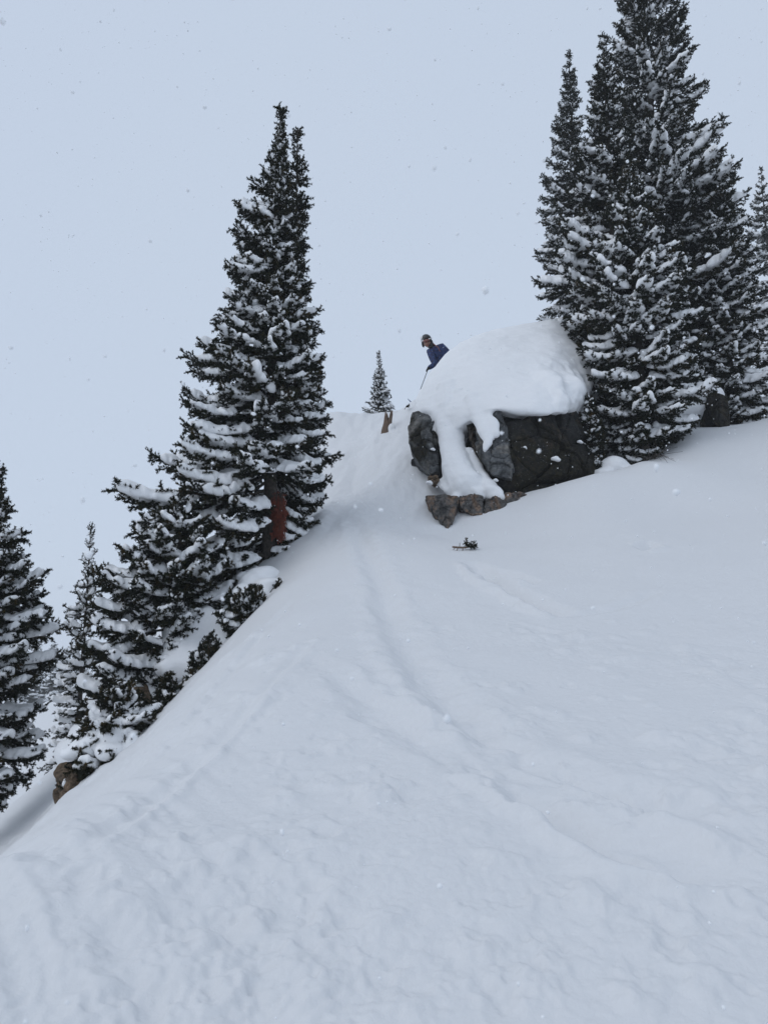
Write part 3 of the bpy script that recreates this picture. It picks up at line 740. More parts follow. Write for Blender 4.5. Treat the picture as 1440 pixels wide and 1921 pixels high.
boulder = empty('boulder', P(950, 945, 12.2), 'big dark boulder under a deep rounded snow cap', 'boulder')
bi = Matrix.Translation(-boulder.location)
def rel(v): return Vector(v) - boulder.location
fr = [P(*a) for a in [(872,785,11.75),(905,762,11.7),(960,755,11.6),(1060,760,11.9),(1105,775,12.4),(1118,890,12.1),(1060,925,11.35),(990,950,11.15),(945,925,11.25),(912,890,11.35),(886,850,11.5),(870,810,11.65),(960,840,11.3),(1050,850,11.45)]]
bk = [off(P(905,762,11.7), 0.2, 2.2, 0.3), off(P(1105,775,12.4), 0.1, 2.2, 0.5), off(P(1118,890,12.1), 0.1, 2.0, -0.6), off(P(900,930,11.3), 0.2, 2.4, -0.6), off(P(990,950,11.15), 0, .4, -.6), off(P(1060,925,11.35), 0.1, .4, -.6)]
rock_from([rel(p) for p in fr + bk], 0.018, 0.095, 1.0, 'rock_face', M_DARK, boulder)
lf = [P(*a) for a in [(764,800,12.3),(772,772,12.35),(815,766,12.2),(826,800,12.0),(822,880,11.75),(805,892,11.75),(780,868,11.95),(764,835,12.15),(800,830,11.8)]]
lb = [off(P(764,800,12.3), 0.5, 1.6, 0.1), off(P(826,760,12.0), 0.3, 1.6, 0.2), off(P(822,890,11.8), 0.2, 1.2, -0.2), off(P(770,850,12.2), 0.3, 1.2, -.3)]
o = rock_from([rel(p) for p in lf + lb], 0.018, 0.05, 2.3, 'rock_shoulder', M_ROCK, boulder); o['label'] = 'grey rounded left shoulder of the boulder'
# grey corner slab on the upper left of the face
cs = [P(*a) for a in [(900,765,11.66),(935,758,11.55),(952,800,11.37),(940,835,11.28),(962,900,11.1),(925,890,11.2),(902,855,11.34),(893,815,11.45)]]
cb = [off(p, 0.05, 0.35, 0) for p in cs]
o = rock_from([rel(p) for p in cs + cb], 0.014, 0.03, 5.1, 'rock_corner', M_ROCK, boulder); o['label'] = 'pale grey corner beside the mossy face'

# snow cap: surface lofted over the boulder top, from the hanging lip back over the dome
cols = [  # (lip), (face), (upper), (brow), (top silhouette), (behind)
    [(781,786,12.42),(779,772,12.38),(781,757,12.55),(788,744,12.9),(794,730,13.4),(800,735,14.6)],
    [(800,776,12.16),(799,764,12.14),(801,740,12.45),(808,712,12.9),(814,690,13.5),(822,700,15.0)],
    [(838,808,11.86),(838,772,11.92),(840,728,12.35),(847,680,13.0),(853,648,13.8),(865,665,15.6)],
    [(874,792,11.62),(874,768,11.68),(879,718,12.2),(884,665,13.0),(890,630,14.0),(900,650,16)],
    [(915,778,11.65),(918,762,11.45),(924,715,12.0),(934,660,13.0),(940,616,14.2),(950,640,16.3)],
    [(965,780,11.6),(970,766,11.3),(978,715,11.8),(988,660,12.9),(992,607,14.3),(1000,630,16.5)],
    [(1015,785,11.7),(1022,774,11.28),(1030,725,11.6),(1034,670,12.7),(1035,603,14.3),(1040,630,16.5)],
    [(1052,790,11.9),(1062,774,11.5),(1066,738,11.65),(1066,690,12.6),(1064,618,14.2),(1070,640,16.4)],
    [(1070,785,12.3),(1082,760,11.95),(1088,735,12.0),(1092,700,12.7),(1092,655,13.9),(1100,670,16)],
    [(1090,780,12.8),(1100,756,12.6),(1106,735,12.7),(1112,710,13.1),(1115,690,14.0),(1125,700,15.8)]]
grid = np.array([[P(*a)[:] for a in c] for c in cols])         # (10,6,3)
def cr(pts_, nn):
    pts_ = np.asarray(pts_); m_ = len(pts_); outp = []
    ext = np.concatenate([2 * pts_[:1] - pts_[1:2], pts_, 2 * pts_[-1:] - pts_[-2:-1]])
    for tt in np.linspace(0, m_ - 1, nn):
        i = min(int(tt), m_ - 2); f = tt - i; a, b_, c, d = ext[i], ext[i + 1], ext[i + 2], ext[i + 3]
        outp.append(0.5 * ((2 * b_) + (c - a) * f + (2 * a - 5 * b_ + 4 * c - d) * f ** 2 + (3 * b_ - a - 3 * c + d) * f ** 3))
    return np.array(outp)
NU, NV = 110, 90
gu = np.array([cr(grid[:, j], NU) for j in range(grid.shape[1])])      # (6,NU,3)
gs = np.array([cr(gu[:, i], NV) for i in range(NU)])                   # (NU,NV,3)
top = gs.reshape(-1, 3)
# closed body: under side pushed into the rock
under = gs.copy(); under[..., 1] += 0.55; under[..., 2] -= 0.12
V = np.vstack([top, under.reshape(-1, 3)]); o2 = NU * NV
def sid(i, j): return i * NV + j
Fq = []
for i in range(NU - 1):
    for j in range(NV - 1):
        Fq.append((sid(i, j), sid(i + 1, j), sid(i + 1, j + 1), sid(i, j + 1)))
        Fq.append((o2 + sid(i, j), o2 + sid(i, j + 1), o2 + sid(i + 1, j + 1), o2 + sid(i + 1, j)))
for i in range(NU - 1):
    Fq.append((sid(i + 1, 0), sid(i, 0), o2 + sid(i, 0), o2 + sid(i + 1, 0)))
    Fq.append((sid(i, NV - 1), sid(i + 1, NV - 1), o2 + sid(i + 1, NV - 1), o2 + sid(i, NV - 1)))
for j in range(NV - 1):
    Fq.append((sid(0, j), sid(0, j + 1), o2 + sid(0, j + 1), o2 + sid(0, j)))
    Fq.append((sid(NU - 1, j + 1), sid(NU - 1, j), o2 + sid(NU - 1, j), o2 + sid(NU - 1, j + 1)))
F3 = []
for q in Fq: F3 += [(q[0], q[1], q[2]), (q[0], q[2], q[3])]
# broken folds
# tongues of snow running down between the rocks
def chain(pl, n=7):
    it = []
    pl = [(P(a, b_, Y), r) for a, b_, Y, r in pl]
    for (p, r), (q, r2) in zip(pl[:-1], pl[1:]):
        for k in range(n):
            f = k / n; c = p.lerp(q, f); rr_ = r + (r2 - r) * f; it.append((c[:], (rr_, rr_ * 0.6, rr_), None))
    return it
it = chain([(842,735,12.5,.26),(842,772,12.14,.25),(842,800,11.98,.22),(848,850,11.70,.21),(860,890,11.45,.25),(874,912,11.28,.27)])
it += chain([(786,775,12.42,.07),(789,758,12.62,.10),(795,744,12.98,.11),(801,733,13.5,.11),(806,735,14.4,.14),(812,745,15.2,.16)], 12)
it += chain([(820,750,12.35,.14),(816,785,12.18,.11),(821,815,12.02,.09)])
it += chain([(862,745,12.2,.16),(860,780,11.98,.13)])
it += chain([(830,770,12.3,.18),(832,830,11.95,.09),(838,880,11.7,.1),(846,915,11.45,.16)])
it += chain([(880,850,11.7,.09),(900,895,11.45,.13),(922,922,11.2,.14),(938,936,11.1,.08)])
it += chain([(888,752,11.85,.15),(897,780,11.60,.16),(910,806,11.40,.14),(915,826,11.28,.08),(908,846,11.22,.035)])
it += chain([(910,772,11.6,.10),(926,795,11.38,.09),(930,818,11.28,.05)])
it += chain([(822,905,11.6,.08),(850,922,11.3,.13),(900,928,11.2,.13)])
it += chain([(860,925,11.3,.12),(852,945,11.10,.05)])
tv, tf = blobs(it, 2)
V2 = np.vstack([V, tv]) - np.array(boulder.location); F2 = np.vstack([np.array(F3), tf + len(V)])
me = remesh(V2, F2, 0.022, 10, 'snow_cap')
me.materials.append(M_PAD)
co = get_co(me); no = get_no(me)
wp = co + np.array(boulder.location)
sx = (wp[:, 0] / wp[:, 1] * F + 720)      # lumpy folds over the overhanging right part
fold = np.clip((co[:, 0] - 0.1) / 0.8, 0, 1) * np.clip(1.2 - np.abs(co[:, 2] - 1.6) / 1.2, 0, 1)
d = 0.075 * n3(co * 1.3 + 5) + 0.016 * n3(co * np.array([3, 3, 10.0])) + 0.016 * n3(co * 5.0) + (0.004 + 0.016 * np.clip(0.9 - co[:, 2], 0, 1)) * n3(co * 12) + fold * (0.20 * n3(co * np.array([2.6, 1.5, 1.3]) + 9) + 0.09 * n3(co * 3.6 + 3) - 0.07 * np.abs(n3(co * np.array([4.5, 2.5, 2.0]) + 13)) + 0.04 * n3(co * 8)) + 0.004 * n3(co * 16)
set_co(me, co + no * d[:, None]); link('snow_cap', me, boulder)

for (px, py, Y, r_) in [(1043,860,11.30,.06),(985,838,11.22,.025),(1088,828,11.75,.04),(812,842,11.76,.035),(930,900,11.10,.035),(806,905,11.5,.05)]:
    it = [((r_ * u_, .02, r_ * .25 * v_), (r_ * .75, r_ * .9, r_ * .5), None) for u_, v_ in ((-.6, .1), (0, .9), (.5, -1.2), (.1, -.6))]
    v, f = blobs(it, 2); me = remesh(v + np.array(rel(P(px, py, Y))), f, .008, 3, 'snow_patch'); me.materials.append(M_PAD); link('snow_patch', me, boulder)
def stone(name, label, front, depth, m, seed, vox=0.010, amp=0.020, cat='rock'):
    fp = [P(*a) for a in front]; c = sum(fp, Vector()) / len(fp); c.z = min(p.z for p in fp)
    root_loc = c
    bp_ = [off(p, 0.02, depth, 0.02) for p in fp]
    me = rock_from([p - root_loc for p in fp + bp_], vox, amp, seed, name, m)
    o = bpy.data.objects.new(name, me); C.objects.link(o); o.location = root_loc
    return tag(o, label, cat)
stone('rock', 'wedge shaped reddish grey rock below the boulder pointing down into the snow', [(800,930,11.15),(835,926,11.0),(858,932,10.95),(856,955,10.85),(846,985,10.65),(838,1000,10.55),(822,975,10.8),(808,950,11.0),(835,955,10.8)], 0.6, M_TAN, 3.1)
stone('rock', 'cracked blocky rock right of the wedge rock under the snow tongue', [(862,932,11.05),(885,926,11.0),(905,932,10.95),(904,966,10.8),(885,966,10.8),(866,955,10.9)], 0.5, M_TAN, 4.4)
stone('rock', 'narrow tan rock between the blocky rock and the boulder foot', [(908,936,10.97),(930,930,11.0),(948,944,10.95),(945,958,10.86),(925,965,10.8),(908,966,10.82)], 0.5, M_TAN, 5.9)
stone('rock', 'pale split rock at the foot of the dark boulder face', [(948,926,11.15),(975,925,11.1),(1000,932,11.1),(996,944,11.05),(965,956,10.95),(950,952,11.0)], 0.4, M_TAN, 6.6)
stone('rock', 'small rounded stone wedged under the left shoulder of the boulder', [(805,893,11.6),(818,892,11.55),(822,900,11.5),(815,908,11.5),(806,904,11.55)], 0.25, M_BROWN, 7.7, 0.01, 0.02)
def capped_rock(label, front, depth, m, seed, cap, vox=0.012, amp=0.025):
    fp = [P(*a) for a in front]; c = sum(fp, Vector()) / len(fp); c.z = min(p.z for p in fp)
    root = empty('rock', c, label, 'rock')
    me = rock_from([p - c for p in fp + [off(p, 0.03, depth, 0.02) for p in fp]], vox, amp, seed, 'stone', m); link('stone', me, root)
    it = []
    for a, b_, Y, rx, ry, rz in cap: it.append(((P(a, b_, Y) - c)[:], (rx, ry, rz), None))
    v, f = blobs(it, 3); me = remesh(v, f, vox * 1.1, 16, 'snow_cap'); me.materials.append(M_PAD)
    co = get_co(me); set_co(me, co + get_no(me) * (0.02 * n3(co * 5 + seed))[:, None]); link('snow_cap', me, root)
capped_rock('orange brown rock at the lower left below the snow padded shrub', [(97,1455,7.6),(115,1438,7.7),(150,1440,7.6),(160,1470,7.4),(150,1500,7.2),(120,1530,7.1),(108,1500,7.35),(130,1470,7.2)], 0.5, M_BROWN, 8.2,
    [(136,1514,7.02,.10,.10,.06),(146,1508,7.02,.08,.08,.055),(128,1520,7.0,.06,.06,.045)])
capped_rock('rock slab with sloping snow top behind the snow padded shrub', [(190,1345,8.6),(215,1310,8.6),(240,1290,8.7),(265,1290,8.6),(265,1350,8.3),(230,1390,8.2),(195,1375,8.3)], 0.7, M_BROWN, 9.3,
    [(165,1408,8.9,.34,.45,.22),(190,1380,8.9,.34,.45,.22),(215,1352,8.9,.34,.45,.22),(240,1325,9.0,.32,.45,.2),(265,1298,9.0,.3,.4,.2),(205,1395,8.8,.3,.4,.2),(222,1345,8.4,.10,.15,.08)])
capped_rock('dark rock post under a snow hump below the right cluster', [(1328,738,13.9),(1347,735,13.8),(1366,743,13.8),(1370,805,13.45),(1350,806,13.4),(1334,788,13.6)], 0.5, M_DARK, 10.4,
    [(1305,752,14.5,.52,.6,.34),(1316,756,14.4,.40,.5,.25),(1285,778,14.4,.5,.5,.30)])

# snow heaps banked against the trees
def heap(name, label, items, vox, seed, amp=0.04):
    c = P(items[0][0], items[0][1], items[0][2])
    it = [((P(a, b_, Y) - c)[:], (rx, ry, rz), None) for a, b_, Y, rx, ry, rz in items]
    v, f = blobs(it, 3); me = remesh(v, f, vox, 28, name); me.materials.append(M_PAD)
    co = get_co(me); set_co(me, co + get_no(me) * (amp * n3(co * 3.0 + seed) + 0.3 * amp * n3(co * 8))[:, None])
    o = bpy.data.objects.new(name, me); C.objects.link(o); o.location = c
    return tag(o, label, 'snow heap')
heap('snow_heap', 'smooth grey snow bank sheltered beneath the tall left fir', [(388,1200,9.3,.50,.5,.38),(370,1180,9.4,.42,.5,.34),(400,1160,9.6,.40,.5,.30),(352,1225,9.1,.36,.4,.26),(385,1245,9.0,.40,.4,.28),(425,1200,9.2,.34,.4,.32),(440,1165,9.4,.26,.4,.24),(330,1250,9.0,.25,.4,.2)], 0.025, 1.5, 0.10)
heap('snow_heap', 'lumpy snow heap at the foot of the tall left fir', [(474,1100,9.5,.20,.3,.17),(495,1082,9.7,.24,.3,.13),(465,1115,9.3,.22,.3,.16),(500,1105,9.3,.22,.3,.15),(485,1120,9.2,.22,.3,.15),(455,1090,9.7,.12,.2,.12)], 0.02, 2.5, 0.07)
heap('snow_heap', 'rounded snow heap at the foot of the front right fir', [(1150,880,12.1,.26,.3,.20),(1175,888,12.0,.24,.25,.13),(1130,892,12.0,.2,.25,.12),(1195,893,11.9,.12,.12,.08)], 0.02, 3.5)
heap('snow_pad', 'thick snow pad lying on the stunted fir shrub', [(190,1392,7.45,.20,.22,.12),(215,1380,7.45,.20,.22,.13),(238,1380,7.5,.15,.2,.13),(162,1402,7.4,.16,.2,.10),(255,1400,7.35,.09,.15,.14),(205,1412,7.25,.14,.15,.09),(140,1412,7.4,.12,.15,.07)], 0.014, 4.5, 0.05)

# broken stump on the crest
st = on_ground(721, 811, 10, 30); st.z += 0.04
root = empty('tree_stump', st, 'broken weathered stump at the chute top', 'stump')
bm = bmesh.new(); vr = []
nn = 12
for lv, (zz, rr_) in enumerate([(-0.3, .10), (0.0, .095), (0.14, .085), (0.26, .075)]):
    vr.append([bm.verts.new((rr_ * math.cos(6.283 * k / nn) * (1 + .12 * math.sin(3 * k)) + 0.03 * lv, rr_ * .8 * math.sin(6.283 * k / nn), zz + (0.10 * math.sin(k * 2.1) + 0.08 * math.cos(k * 1.1) + .06 if lv == 3 else 0))) for k in range(nn)])
for a, b_ in zip(vr[:-1], vr[1:]):
    for k in range(nn): bm.faces.new((a[k], a[(k + 1) % nn], b_[(k + 1) % nn], b_[k]))
cc = bm.verts.new((0.09, 0, 0.18))
for k in range(nn): bm.faces.new((vr[-1][k], vr[-1][(k + 1) % nn], cc))
link('wood', bm_mesh('wood', bm, (M_WOOD,)), root)
v, f = blobs([((.13, .02, .02), (.09, .12, .13), None), ((.17, .02, -.08), (.12, .14, .12), None), ((.11, .03, .12), (.05, .07, .06), None)], 3)
me = remesh(v, f, .015, 3, 'snow_load'); me.materials.append(M_PAD); link('snow_load', me, root)

# sprig in the snow, bare twigs, dark tips on the flank
sg_ = on_ground(868, 1032)
root = empty("fir_sprig", sg_, 'fir sprig with green tuft lying in the snow below the boulder', 'sprig')

link('stem', tube_mesh('stem', [(-0.13, -0.03, 0.035), (-0.05, -0.01, 0.03), (0.03, 0, 0.03), (0.10, 0.02, 0.05)], [.010, .013, .011, .005], (M_WOOD,), 6), root)
for a, b_ in [((-0.06, -.01, .03), (-0.09, -.05, -.04)), ((-0.04, -.01, .03), (-0.04, -.03, .085)), ((0.0, 0, .03), (-.01, -.04, -.02)), ((-.09, -.02, .03), (-.12, -.04, .0))]:
    link('twig', tube_mesh('twig', [a, b_], [.006, .003], (M_WOOD,), 5), root)
rs_ = random.Random(9)
for q in range(7): place_branch(root, Vector((0.07 + 0.006 * q, 0.01, 0.045)), R(-60 + 50 * q), R(8 + 7 * q), 0.06 + 0.012 * (q % 3), rs_, None)
tw = on_ground(1222, 866, 8, 30)
root = empty('bare_twigs', (tw.x, tw.y, gh(tw.x, tw.y)), 'tangle of thin bare twigs at the foot of the front right fir', 'twigs')
rs_ = random.Random(12)
for q in range(16):
    a = rs_.uniform(0, math.pi); L = rs_.uniform(0.15, 0.42)
    p0 = Vector((rs_.uniform(-.1, .1), 0, 0.04)); d = Vector((math.cos(a), rs_.uniform(-.5, .1), 0.55 * math.sin(a) + .05)).normalized()
    mid = p0 + d * L * .5 + Vector((0, 0, .03)); e = p0 + d * L + Vector((rs_.uniform(-.06, .06), 0, rs_.uniform(-.12, .03)))
    link('twig', tube_mesh('twig', [p0, mid, e], [.006, .004, .002], (M_BARK,), 4), root)
for (px, py, Y, L, lb) in [(512,1098,9.0,.13,'dark fir tip poking from the snow at the foot of the tall left fir'),(762,757,15.0,.07,'dark twig tip on the bank left of the skier'),(236,1566,5.0,.05,'tiny dark twig tip at the lower left edge of the slope')]:
    p = P(px, py + 6, Y)
    root = empty('twig_tip', p, lb, 'twig'); rs_ = random.Random(px)
    link('stem', tube_mesh('stem', [(-L * .6, 0, -L * .8), (0, 0, 0), (L * .5, 0, L * .45)], [.006, .005, .002], (M_BARK,), 5), root)
    for q in range(4): place_branch(root, Vector((0.1 * L * q, 0, 0.05 * L * q)), R(40 * q - 30), R(35), max(L * .8, .05), rs_, None)

# ------------------------------------------------------------------ skier
M_JKT, t, n, b = mat('navy_jacket')
nz = noise_node(t, 26, 2, 0.5); r1 = ramp(t, nz.outputs['Fac'], [(0.35, (0.006, 0.010, 0.035)), (0.52, (0.010, 0.020, 0.095)), (0.68, (0.02, 0.06, 0.17))])
t.links.new(r1.outputs['Color'], b.inputs['Base Color']); b.inputs['Roughness'].default_value = 0.7
M_PANT = simple('dark_trousers', (0.02, 0.022, 0.025), 0.8); M_BLK = simple('black_plastic', (0.012, 0.012, 0.013), 0.35, 0.5)
M_GLV = simple('black_glove', (0.012, 0.012, 0.013), 0.8); M_SKIN = simple('skin', (0.27, 0.15, 0.11), 0.5, 0.35)
M_LENS = simple('goggle_lens', (0.15, 0.035, 0.02), 0.12, 0.8); M_WHT = simple('white_plastic', (0.72, 0.72, 0.72), 0.4)
M_STRAP = simple('pink_strap', (0.22, 0.09, 0.085), 0.7); M_ALU = simple('dark_alloy', (0.05, 0.05, 0.055), 0.35, 0.5, 0.6)
M_SKIS = simple('blue_ski', (0.05, 0.08, 0.2), 0.4); M_LIP = simple('lips', (0.3, 0.1, 0.08), 0.5)
YS = 16.9
hd = P(800, 640, YS); neck = P(809, 649, YS + .04); chest = P(824, 664, YS + .08); pelv = P(846, 702, YS + .22)
gx, gy = pelv.x + 0.05, pelv.y + .1
gz = gh(gx, gy)
person = empty('person', (gx, gy, gz), 'skier in navy jacket and black helmet peering over the snow capped boulder', 'person')
O = person.location
def L_(v): return Vector(v) - O
def skin(name, verts, edges, radii, m, parent, sub=2, root_i=0):
    me = bpy.data.meshes.new('tmp'); me.from_pydata([v[:] for v in verts], edges, [])
    o = bpy.data.objects.new('tmp', me); C.objects.link(o)
    o.modifiers.new('s', 'SKIN'); s2 = o.modifiers.new('ss', 'SUBSURF'); s2.levels = sub; s2.render_levels = sub
    for i, r in enumerate(radii):
        sv = me.skin_vertices[0].data[i]; sv.radius = (r, r) if isinstance(r, (int, float)) else r; sv.use_root = i == root_i
    dg = bpy.context.evaluated_depsgraph_get(); res = bpy.data.meshes.new_from_object(o.evaluated_get(dg)); res.name = name
    bpy.data.objects.remove(o)
    res.materials.clear(); res.materials.append(m); res.polygons.foreach_set('use_smooth', np.ones(len(res.polygons), bool))
    return link(name, res, parent)
shR = L_(P(806, 660, YS - .03)); shL = L_(P(830, 650, YS + .12)); elR = L_(P(815, 683, YS - .16)); haR = L_(P(803, 691, YS - .3))
elL = L_(P(848, 672, YS + .05)); haL = L_(P(838, 694, YS - .22))
P_, N_, Ch = L_(pelv), L_(neck), L_(chest)
foR = Vector((-0.13, -0.05, 0.10)); foL = Vector((0.17, 0.08, 0.12))
hipR = P_ + Vector((-.10, -.03, -.06)); hipL = P_ + Vector((.10, .03, -.06))
knR = (hipR + foR) * .5 + Vector((-.10, -.14, .02)); knL = (hipL + foL) * .5 + Vector((-.06, -.16, .02))
waist = P_.lerp(Ch, .45)
# the body in one piece: head, neck, trunk, arms, legs
H_ = L_(hd)
verts = [P_, waist, Ch, N_, H_ + Vector((0.01, 0.01, -0.05)), H_ + Vector((0, 0, 0.06)), shR, elR, haR, shL, elL, haL, hipR, knR, foR, hipL, knL, foL]
edges = [(0, 1), (1, 2), (2, 3), (3, 4), (4, 5), (2, 6), (6, 7), (7, 8), (2, 9), (9, 10), (10, 11), (0, 12), (12, 13), (13, 14), (0, 15), (15, 16), (16, 17)]
rad = [.10, .09, .10, .055, .085, .085, .05, .035, .028, .05, .035, .028, .07, .05, .035, .07, .05, .035]
body = skin('body', verts, edges, rad, M_SKIN, person)
skin('jacket', [P_ + Vector((0, 0, -.08)), P_, waist, Ch, N_ + (Ch - N_) * .25, shR, elR, haR + (elR - haR) * .05, shL, elL, haL + (elL - haL) * .05],
     [(0, 1), (1, 2), (2, 3), (3, 4), (3, 5), (5, 6), (6, 7), (3, 8), (8, 9), (9, 10)], [.18, .18, .165, .185, .085, .095, .068, .055, .095, .068, .055], M_JKT, person, 2, 1)
skin('trousers', [P_, hipR, knR, foR, hipL, knL, foL], [(0, 1), (1, 2), (2, 3), (0, 4), (4, 5), (5, 6)], [.165, .115, .09, .075, .115, .09, .075], M_PANT, person)
def collar(): 
    v, f = tube_arrays([N_ + (Ch - N_) * .35, N_, N_ + (H_ - N_) * .35], [.10, .085, .09], 12); return v, f
link('neck_gaiter', tube_mesh('neck_gaiter', [N_ + (Ch - N_) * .45, N_, N_ + (H_ - N_) * .42], [.095, .085, .088], (M_BLK,), 12), person)
sd_ = (Ch - N_).normalized()
link('strap', tube_mesh('strap', [N_ + Vector((.035, -.10, .02)), N_.lerp(Ch, .5) + Vector((.05, -.165, .0)), Ch + Vector((.0, -.20, -.02))], [.010, .010, .010], (M_STRAP,), 6), person)
# head frame: looks down towards the camera, tilted
fwd = (Vector((-0.12, -1, -0.42))).normalized(); upv = Vector((-0.30, -.3, 1)); rt = fwd.cross(upv).normalized(); upv = rt.cross(fwd).normalized()
HM = Matrix((rt, fwd, upv)).transposed()
HS = 1.14
def hp(x, y, z): return H_ + HM @ (Vector((x, y, z)) * HS)
def sphere_part(name, c, r, m, sub=3, cut=None, parent=None):
    bv, bf = ico(sub); v = bv * np.array(r) * HS
    if cut: 
        keep = np.array([cut(q) for q in bv]); bf = bf[keep[bf].all(1)]
    v = v @ np.array(HM).T + np.array(hp(*c)[:])
    return link(name, np_mesh(name, v, bf, (m,), True), parent or person)
sphere_part('face', (0, .012, -.015), (.074, .092, .108), M_SKIN)
sphere_part('helmet', (0, -.012, .035), (.108, .128, .112), M_BLK, 3, lambda q: q[2] > -0.62 - .9 * min(q[1], 0) * 0 and not (q[1] > 0.25 and q[2] < 0.05))
sphere_part('ear_pad', (.092, -.02, -.045), (.028, .05, .06), M_BLK, 2); sphere_part('ear_pad', (-.092, -.02, -.045), (.028, .05, .06), M_BLK, 2)
sphere_part('nose', (0, .112, -.042), (.014, .02, .022), M_SKIN, 2); sphere_part('mouth', (0, .092, -.082), (.026, .012, .008), M_LIP, 2)
gog = sphere_part('goggles', (0, .075, .012), (.090, .045, .045), M_BLK, 3)
sphere_part('lens', (0, .088, .012), (.078, .042, .036), M_LENS, 3, None, gog)
band = []
for k in range(13):
    a = R(-60 + 300 * k / 12); band.append(hp(.112 * math.cos(a) if False else .111 * math.sin(R(-150 + 300 * k / 12)), -.012 - .131 * math.cos(R(-150 + 300 * k / 12)), .03))
link('goggle_strap', tube_mesh('goggle_strap', band, [.016] * 13, (M_WHT,), 6), person)
sphere_part('helmet_stripe', (.06, -.01, .085), (.055, .08, .05), M_WHT, 2)
# gloves: palm and five fingers closed round the grip
def glove(h, e, grip):
    d = (h - e).normalized(); s_ = d.cross(grip).normalized()
    vs = [h - d * .05, h + d * .02]; ed = [(0, 1)]; ra = [.042, .046]
    g0 = skin('glove', vs, ed, ra, M_GLV, person, 2, 0)
    for q, ln in enumerate((.9, 1.0, .95, .8)):
        o_ = h + d * .03 + grip * (.030 - .021 * q)
        skin('finger', [o_ - s_ * .01, o_ + d * .03 * ln + s_ * .012, o_ + d * .03 * ln + s_ * .045 * ln, o_ + d * .005 + s_ * .055 * ln], [(0, 1), (1, 2), (2, 3)], [.012, .0125, .012, .010], M_GLV, g0, 1)
    skin('thumb', [h + grip * .02, h + grip * .045 + s_ * .03 + d * .01, h + grip * .035 + s_ * .055 + d * .03], [(0, 1), (1, 2)], [.015, .014, .011], M_GLV, g0, 1)
tip = L_(P(784, 742, YS - .9)); pd = (haR - tip).normalized()
glove(haR, elR, pd)
def pole(top_, tip_, label):
    w0 = top_ + O; d = (tip_ - top_); ln = d.length; d.normalize()
    root = empty('ski_pole', w0, label, 'ski pole')
    link('shaft', tube_mesh('shaft', [(0, 0, 0), d * ln], [.0085, .007], (M_ALU,), 8), root)
    link('grip', tube_mesh('grip', [-d * .05, d * .0, d * .09], [.019, .015, .016], (M_BLK,), 8), root)
    link('basket', tube_mesh('basket', [d * (ln - .09), d * (ln - .075)], [.045, .03], (M_BLK,), 10), root)
tz = tip + O; tip2 = Vector((tz.x, tz.y, gh(tz.x, tz.y) - .04))
pole(haR + (haR - tip).normalized() * .03, L_(haR + O + (tip - haR).normalized() * 1.5), 'thin black ski pole held in the skier\'s right glove')
tz = haL + O + Vector((.12, -.25, 0)); 
pdl = (haL - L_(Vector((tz.x, tz.y, gh(tz.x, tz.y))))).normalized()
glove(haL, elL, pdl)
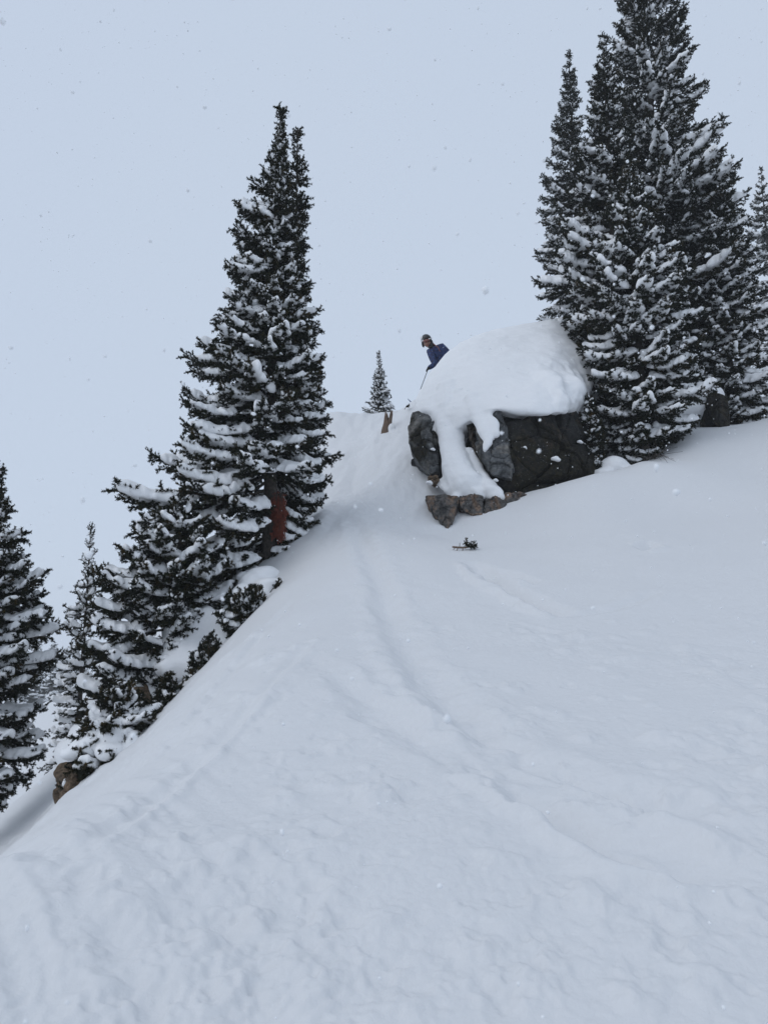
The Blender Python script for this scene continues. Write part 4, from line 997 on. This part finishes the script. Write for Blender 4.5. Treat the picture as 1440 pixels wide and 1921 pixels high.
for ft in (foR, foL):
    w_ = ft + O
    bm = bmesh.new(); bmesh.ops.create_cube(bm, size=1)
    for v in bm.verts: v.co = Vector((v.co.x * .30 - (.04 if v.co.z < 0 else -.02), v.co.y * (.11 if v.co.z < 0 else .13), v.co.z * (.26)))
    bmesh.ops.bevel(bm, geom=bm.edges[:], offset=.03, segments=2, affect='EDGES')
    o = link('ski_boot', bm_mesh('ski_boot', bm, (M_BLK,), True), person); o.location = ft + Vector((0, 0, .06))
    zg = gh(w_.x, w_.y)
    bm = bmesh.new(); rows = []
    for q in range(25):
        s_ = q / 24; x = (s_ - .45) * 1.7; hw = .038 + .016 * abs(2 * s_ - 1) ** 2; hw *= min(1, (1 - s_) * 8 + .2)
        z = .16 * max(0, s_ - .85) ** 2 * 40; rows.append([bm.verts.new((-x, hw * sg, z + tt)) for tt in (0, .014) for sg in (-1, 1)])
    for a, b_ in zip(rows[:-1], rows[1:]):
        for i, j in ((0, 1), (1, 3), (3, 2), (2, 0)): bm.faces.new((a[i], a[j], b_[j], b_[i]))
    bm.faces.new((rows[0][0], rows[0][2], rows[0][3], rows[0][1])); bm.faces.new((rows[-1][0], rows[-1][1], rows[-1][3], rows[-1][2]))
    bmesh.ops.recalc_face_normals(bm, faces=bm.faces[:])
    me = bm_mesh('ski', bm, (M_SKIS,)); o = bpy.data.objects.new('ski', me); C.objects.link(o); o.location = w_ + Vector((0, 0, -.09))
    tag(o, 'blue ski under the foot of the skier ' + ('nearer the chute' if ft is foR else 'nearer the fir cluster'), 'ski', 'pair of skis on the skier')

# ------------------------------------------------------------------ falling snow
rf = np.random.default_rng(77); NF = 20000
yy = 0.8 + 23 * rf.random(NF) ** 0.85
xx = (rf.random(NF) - .5) * 1.5 * (yy + 1.2); zz = yy * math.tan(PITCH) + (rf.random(NF) - .5) * 1.75 * (yy + 1.0)
ok = zz > base_h(xx, yy) + 0.1 + 0.06 * yy
xx, yy, zz = xx[ok], yy[ok], zz[ok]; NF = len(xx)
rad_ = 0.0028 + 0.0042 * rf.random(NF) ** 2
bv, bf = ico(1); nb_ = len(bv)
V = (bv[None] * rf.uniform(.65, 1.25, (NF, nb_, 1)) * rf.uniform(.6, 1.2, (NF, 1, 3)) * rad_[:, None, None] + np.stack([xx, yy, zz], -1)[:, None]).reshape(-1, 3)
Fc = (bf[None] + nb_ * np.arange(NF)[:, None, None]).reshape(-1, 3)
o = link('falling_snow', np_mesh('falling_snow', V, Fc, (M_FLAKE,), True)); tag(o, 'snowflakes drifting through the air', None, None, 'stuff')

# ------------------------------------------------------------------ thin snowfall haze
bm = bmesh.new(); bmesh.ops.create_cube(bm, size=1)
for v in bm.verts: v.co = Vector((v.co.x * 350, v.co.y * 350, -27 + 54 * (v.co.z + .5)))
me = bm_mesh('haze', bm); hz = bpy.data.materials.new('haze'); hz.use_nodes = True; hz.node_tree.nodes.clear()
ho = hz.node_tree.nodes.new('ShaderNodeOutputMaterial'); pv = hz.node_tree.nodes.new('ShaderNodeVolumePrincipled')
pv.inputs['Color'].default_value = (0.92, 0.95, 0.98, 1); pv.inputs['Density'].default_value = 0.0012; pv.inputs['Anisotropy'].default_value = 0.2
hz.node_tree.links.new(pv.outputs['Volume'], ho.inputs['Volume']); me.materials.append(hz)
o = link('haze', me); tag(o, None, None, None, 'stuff')
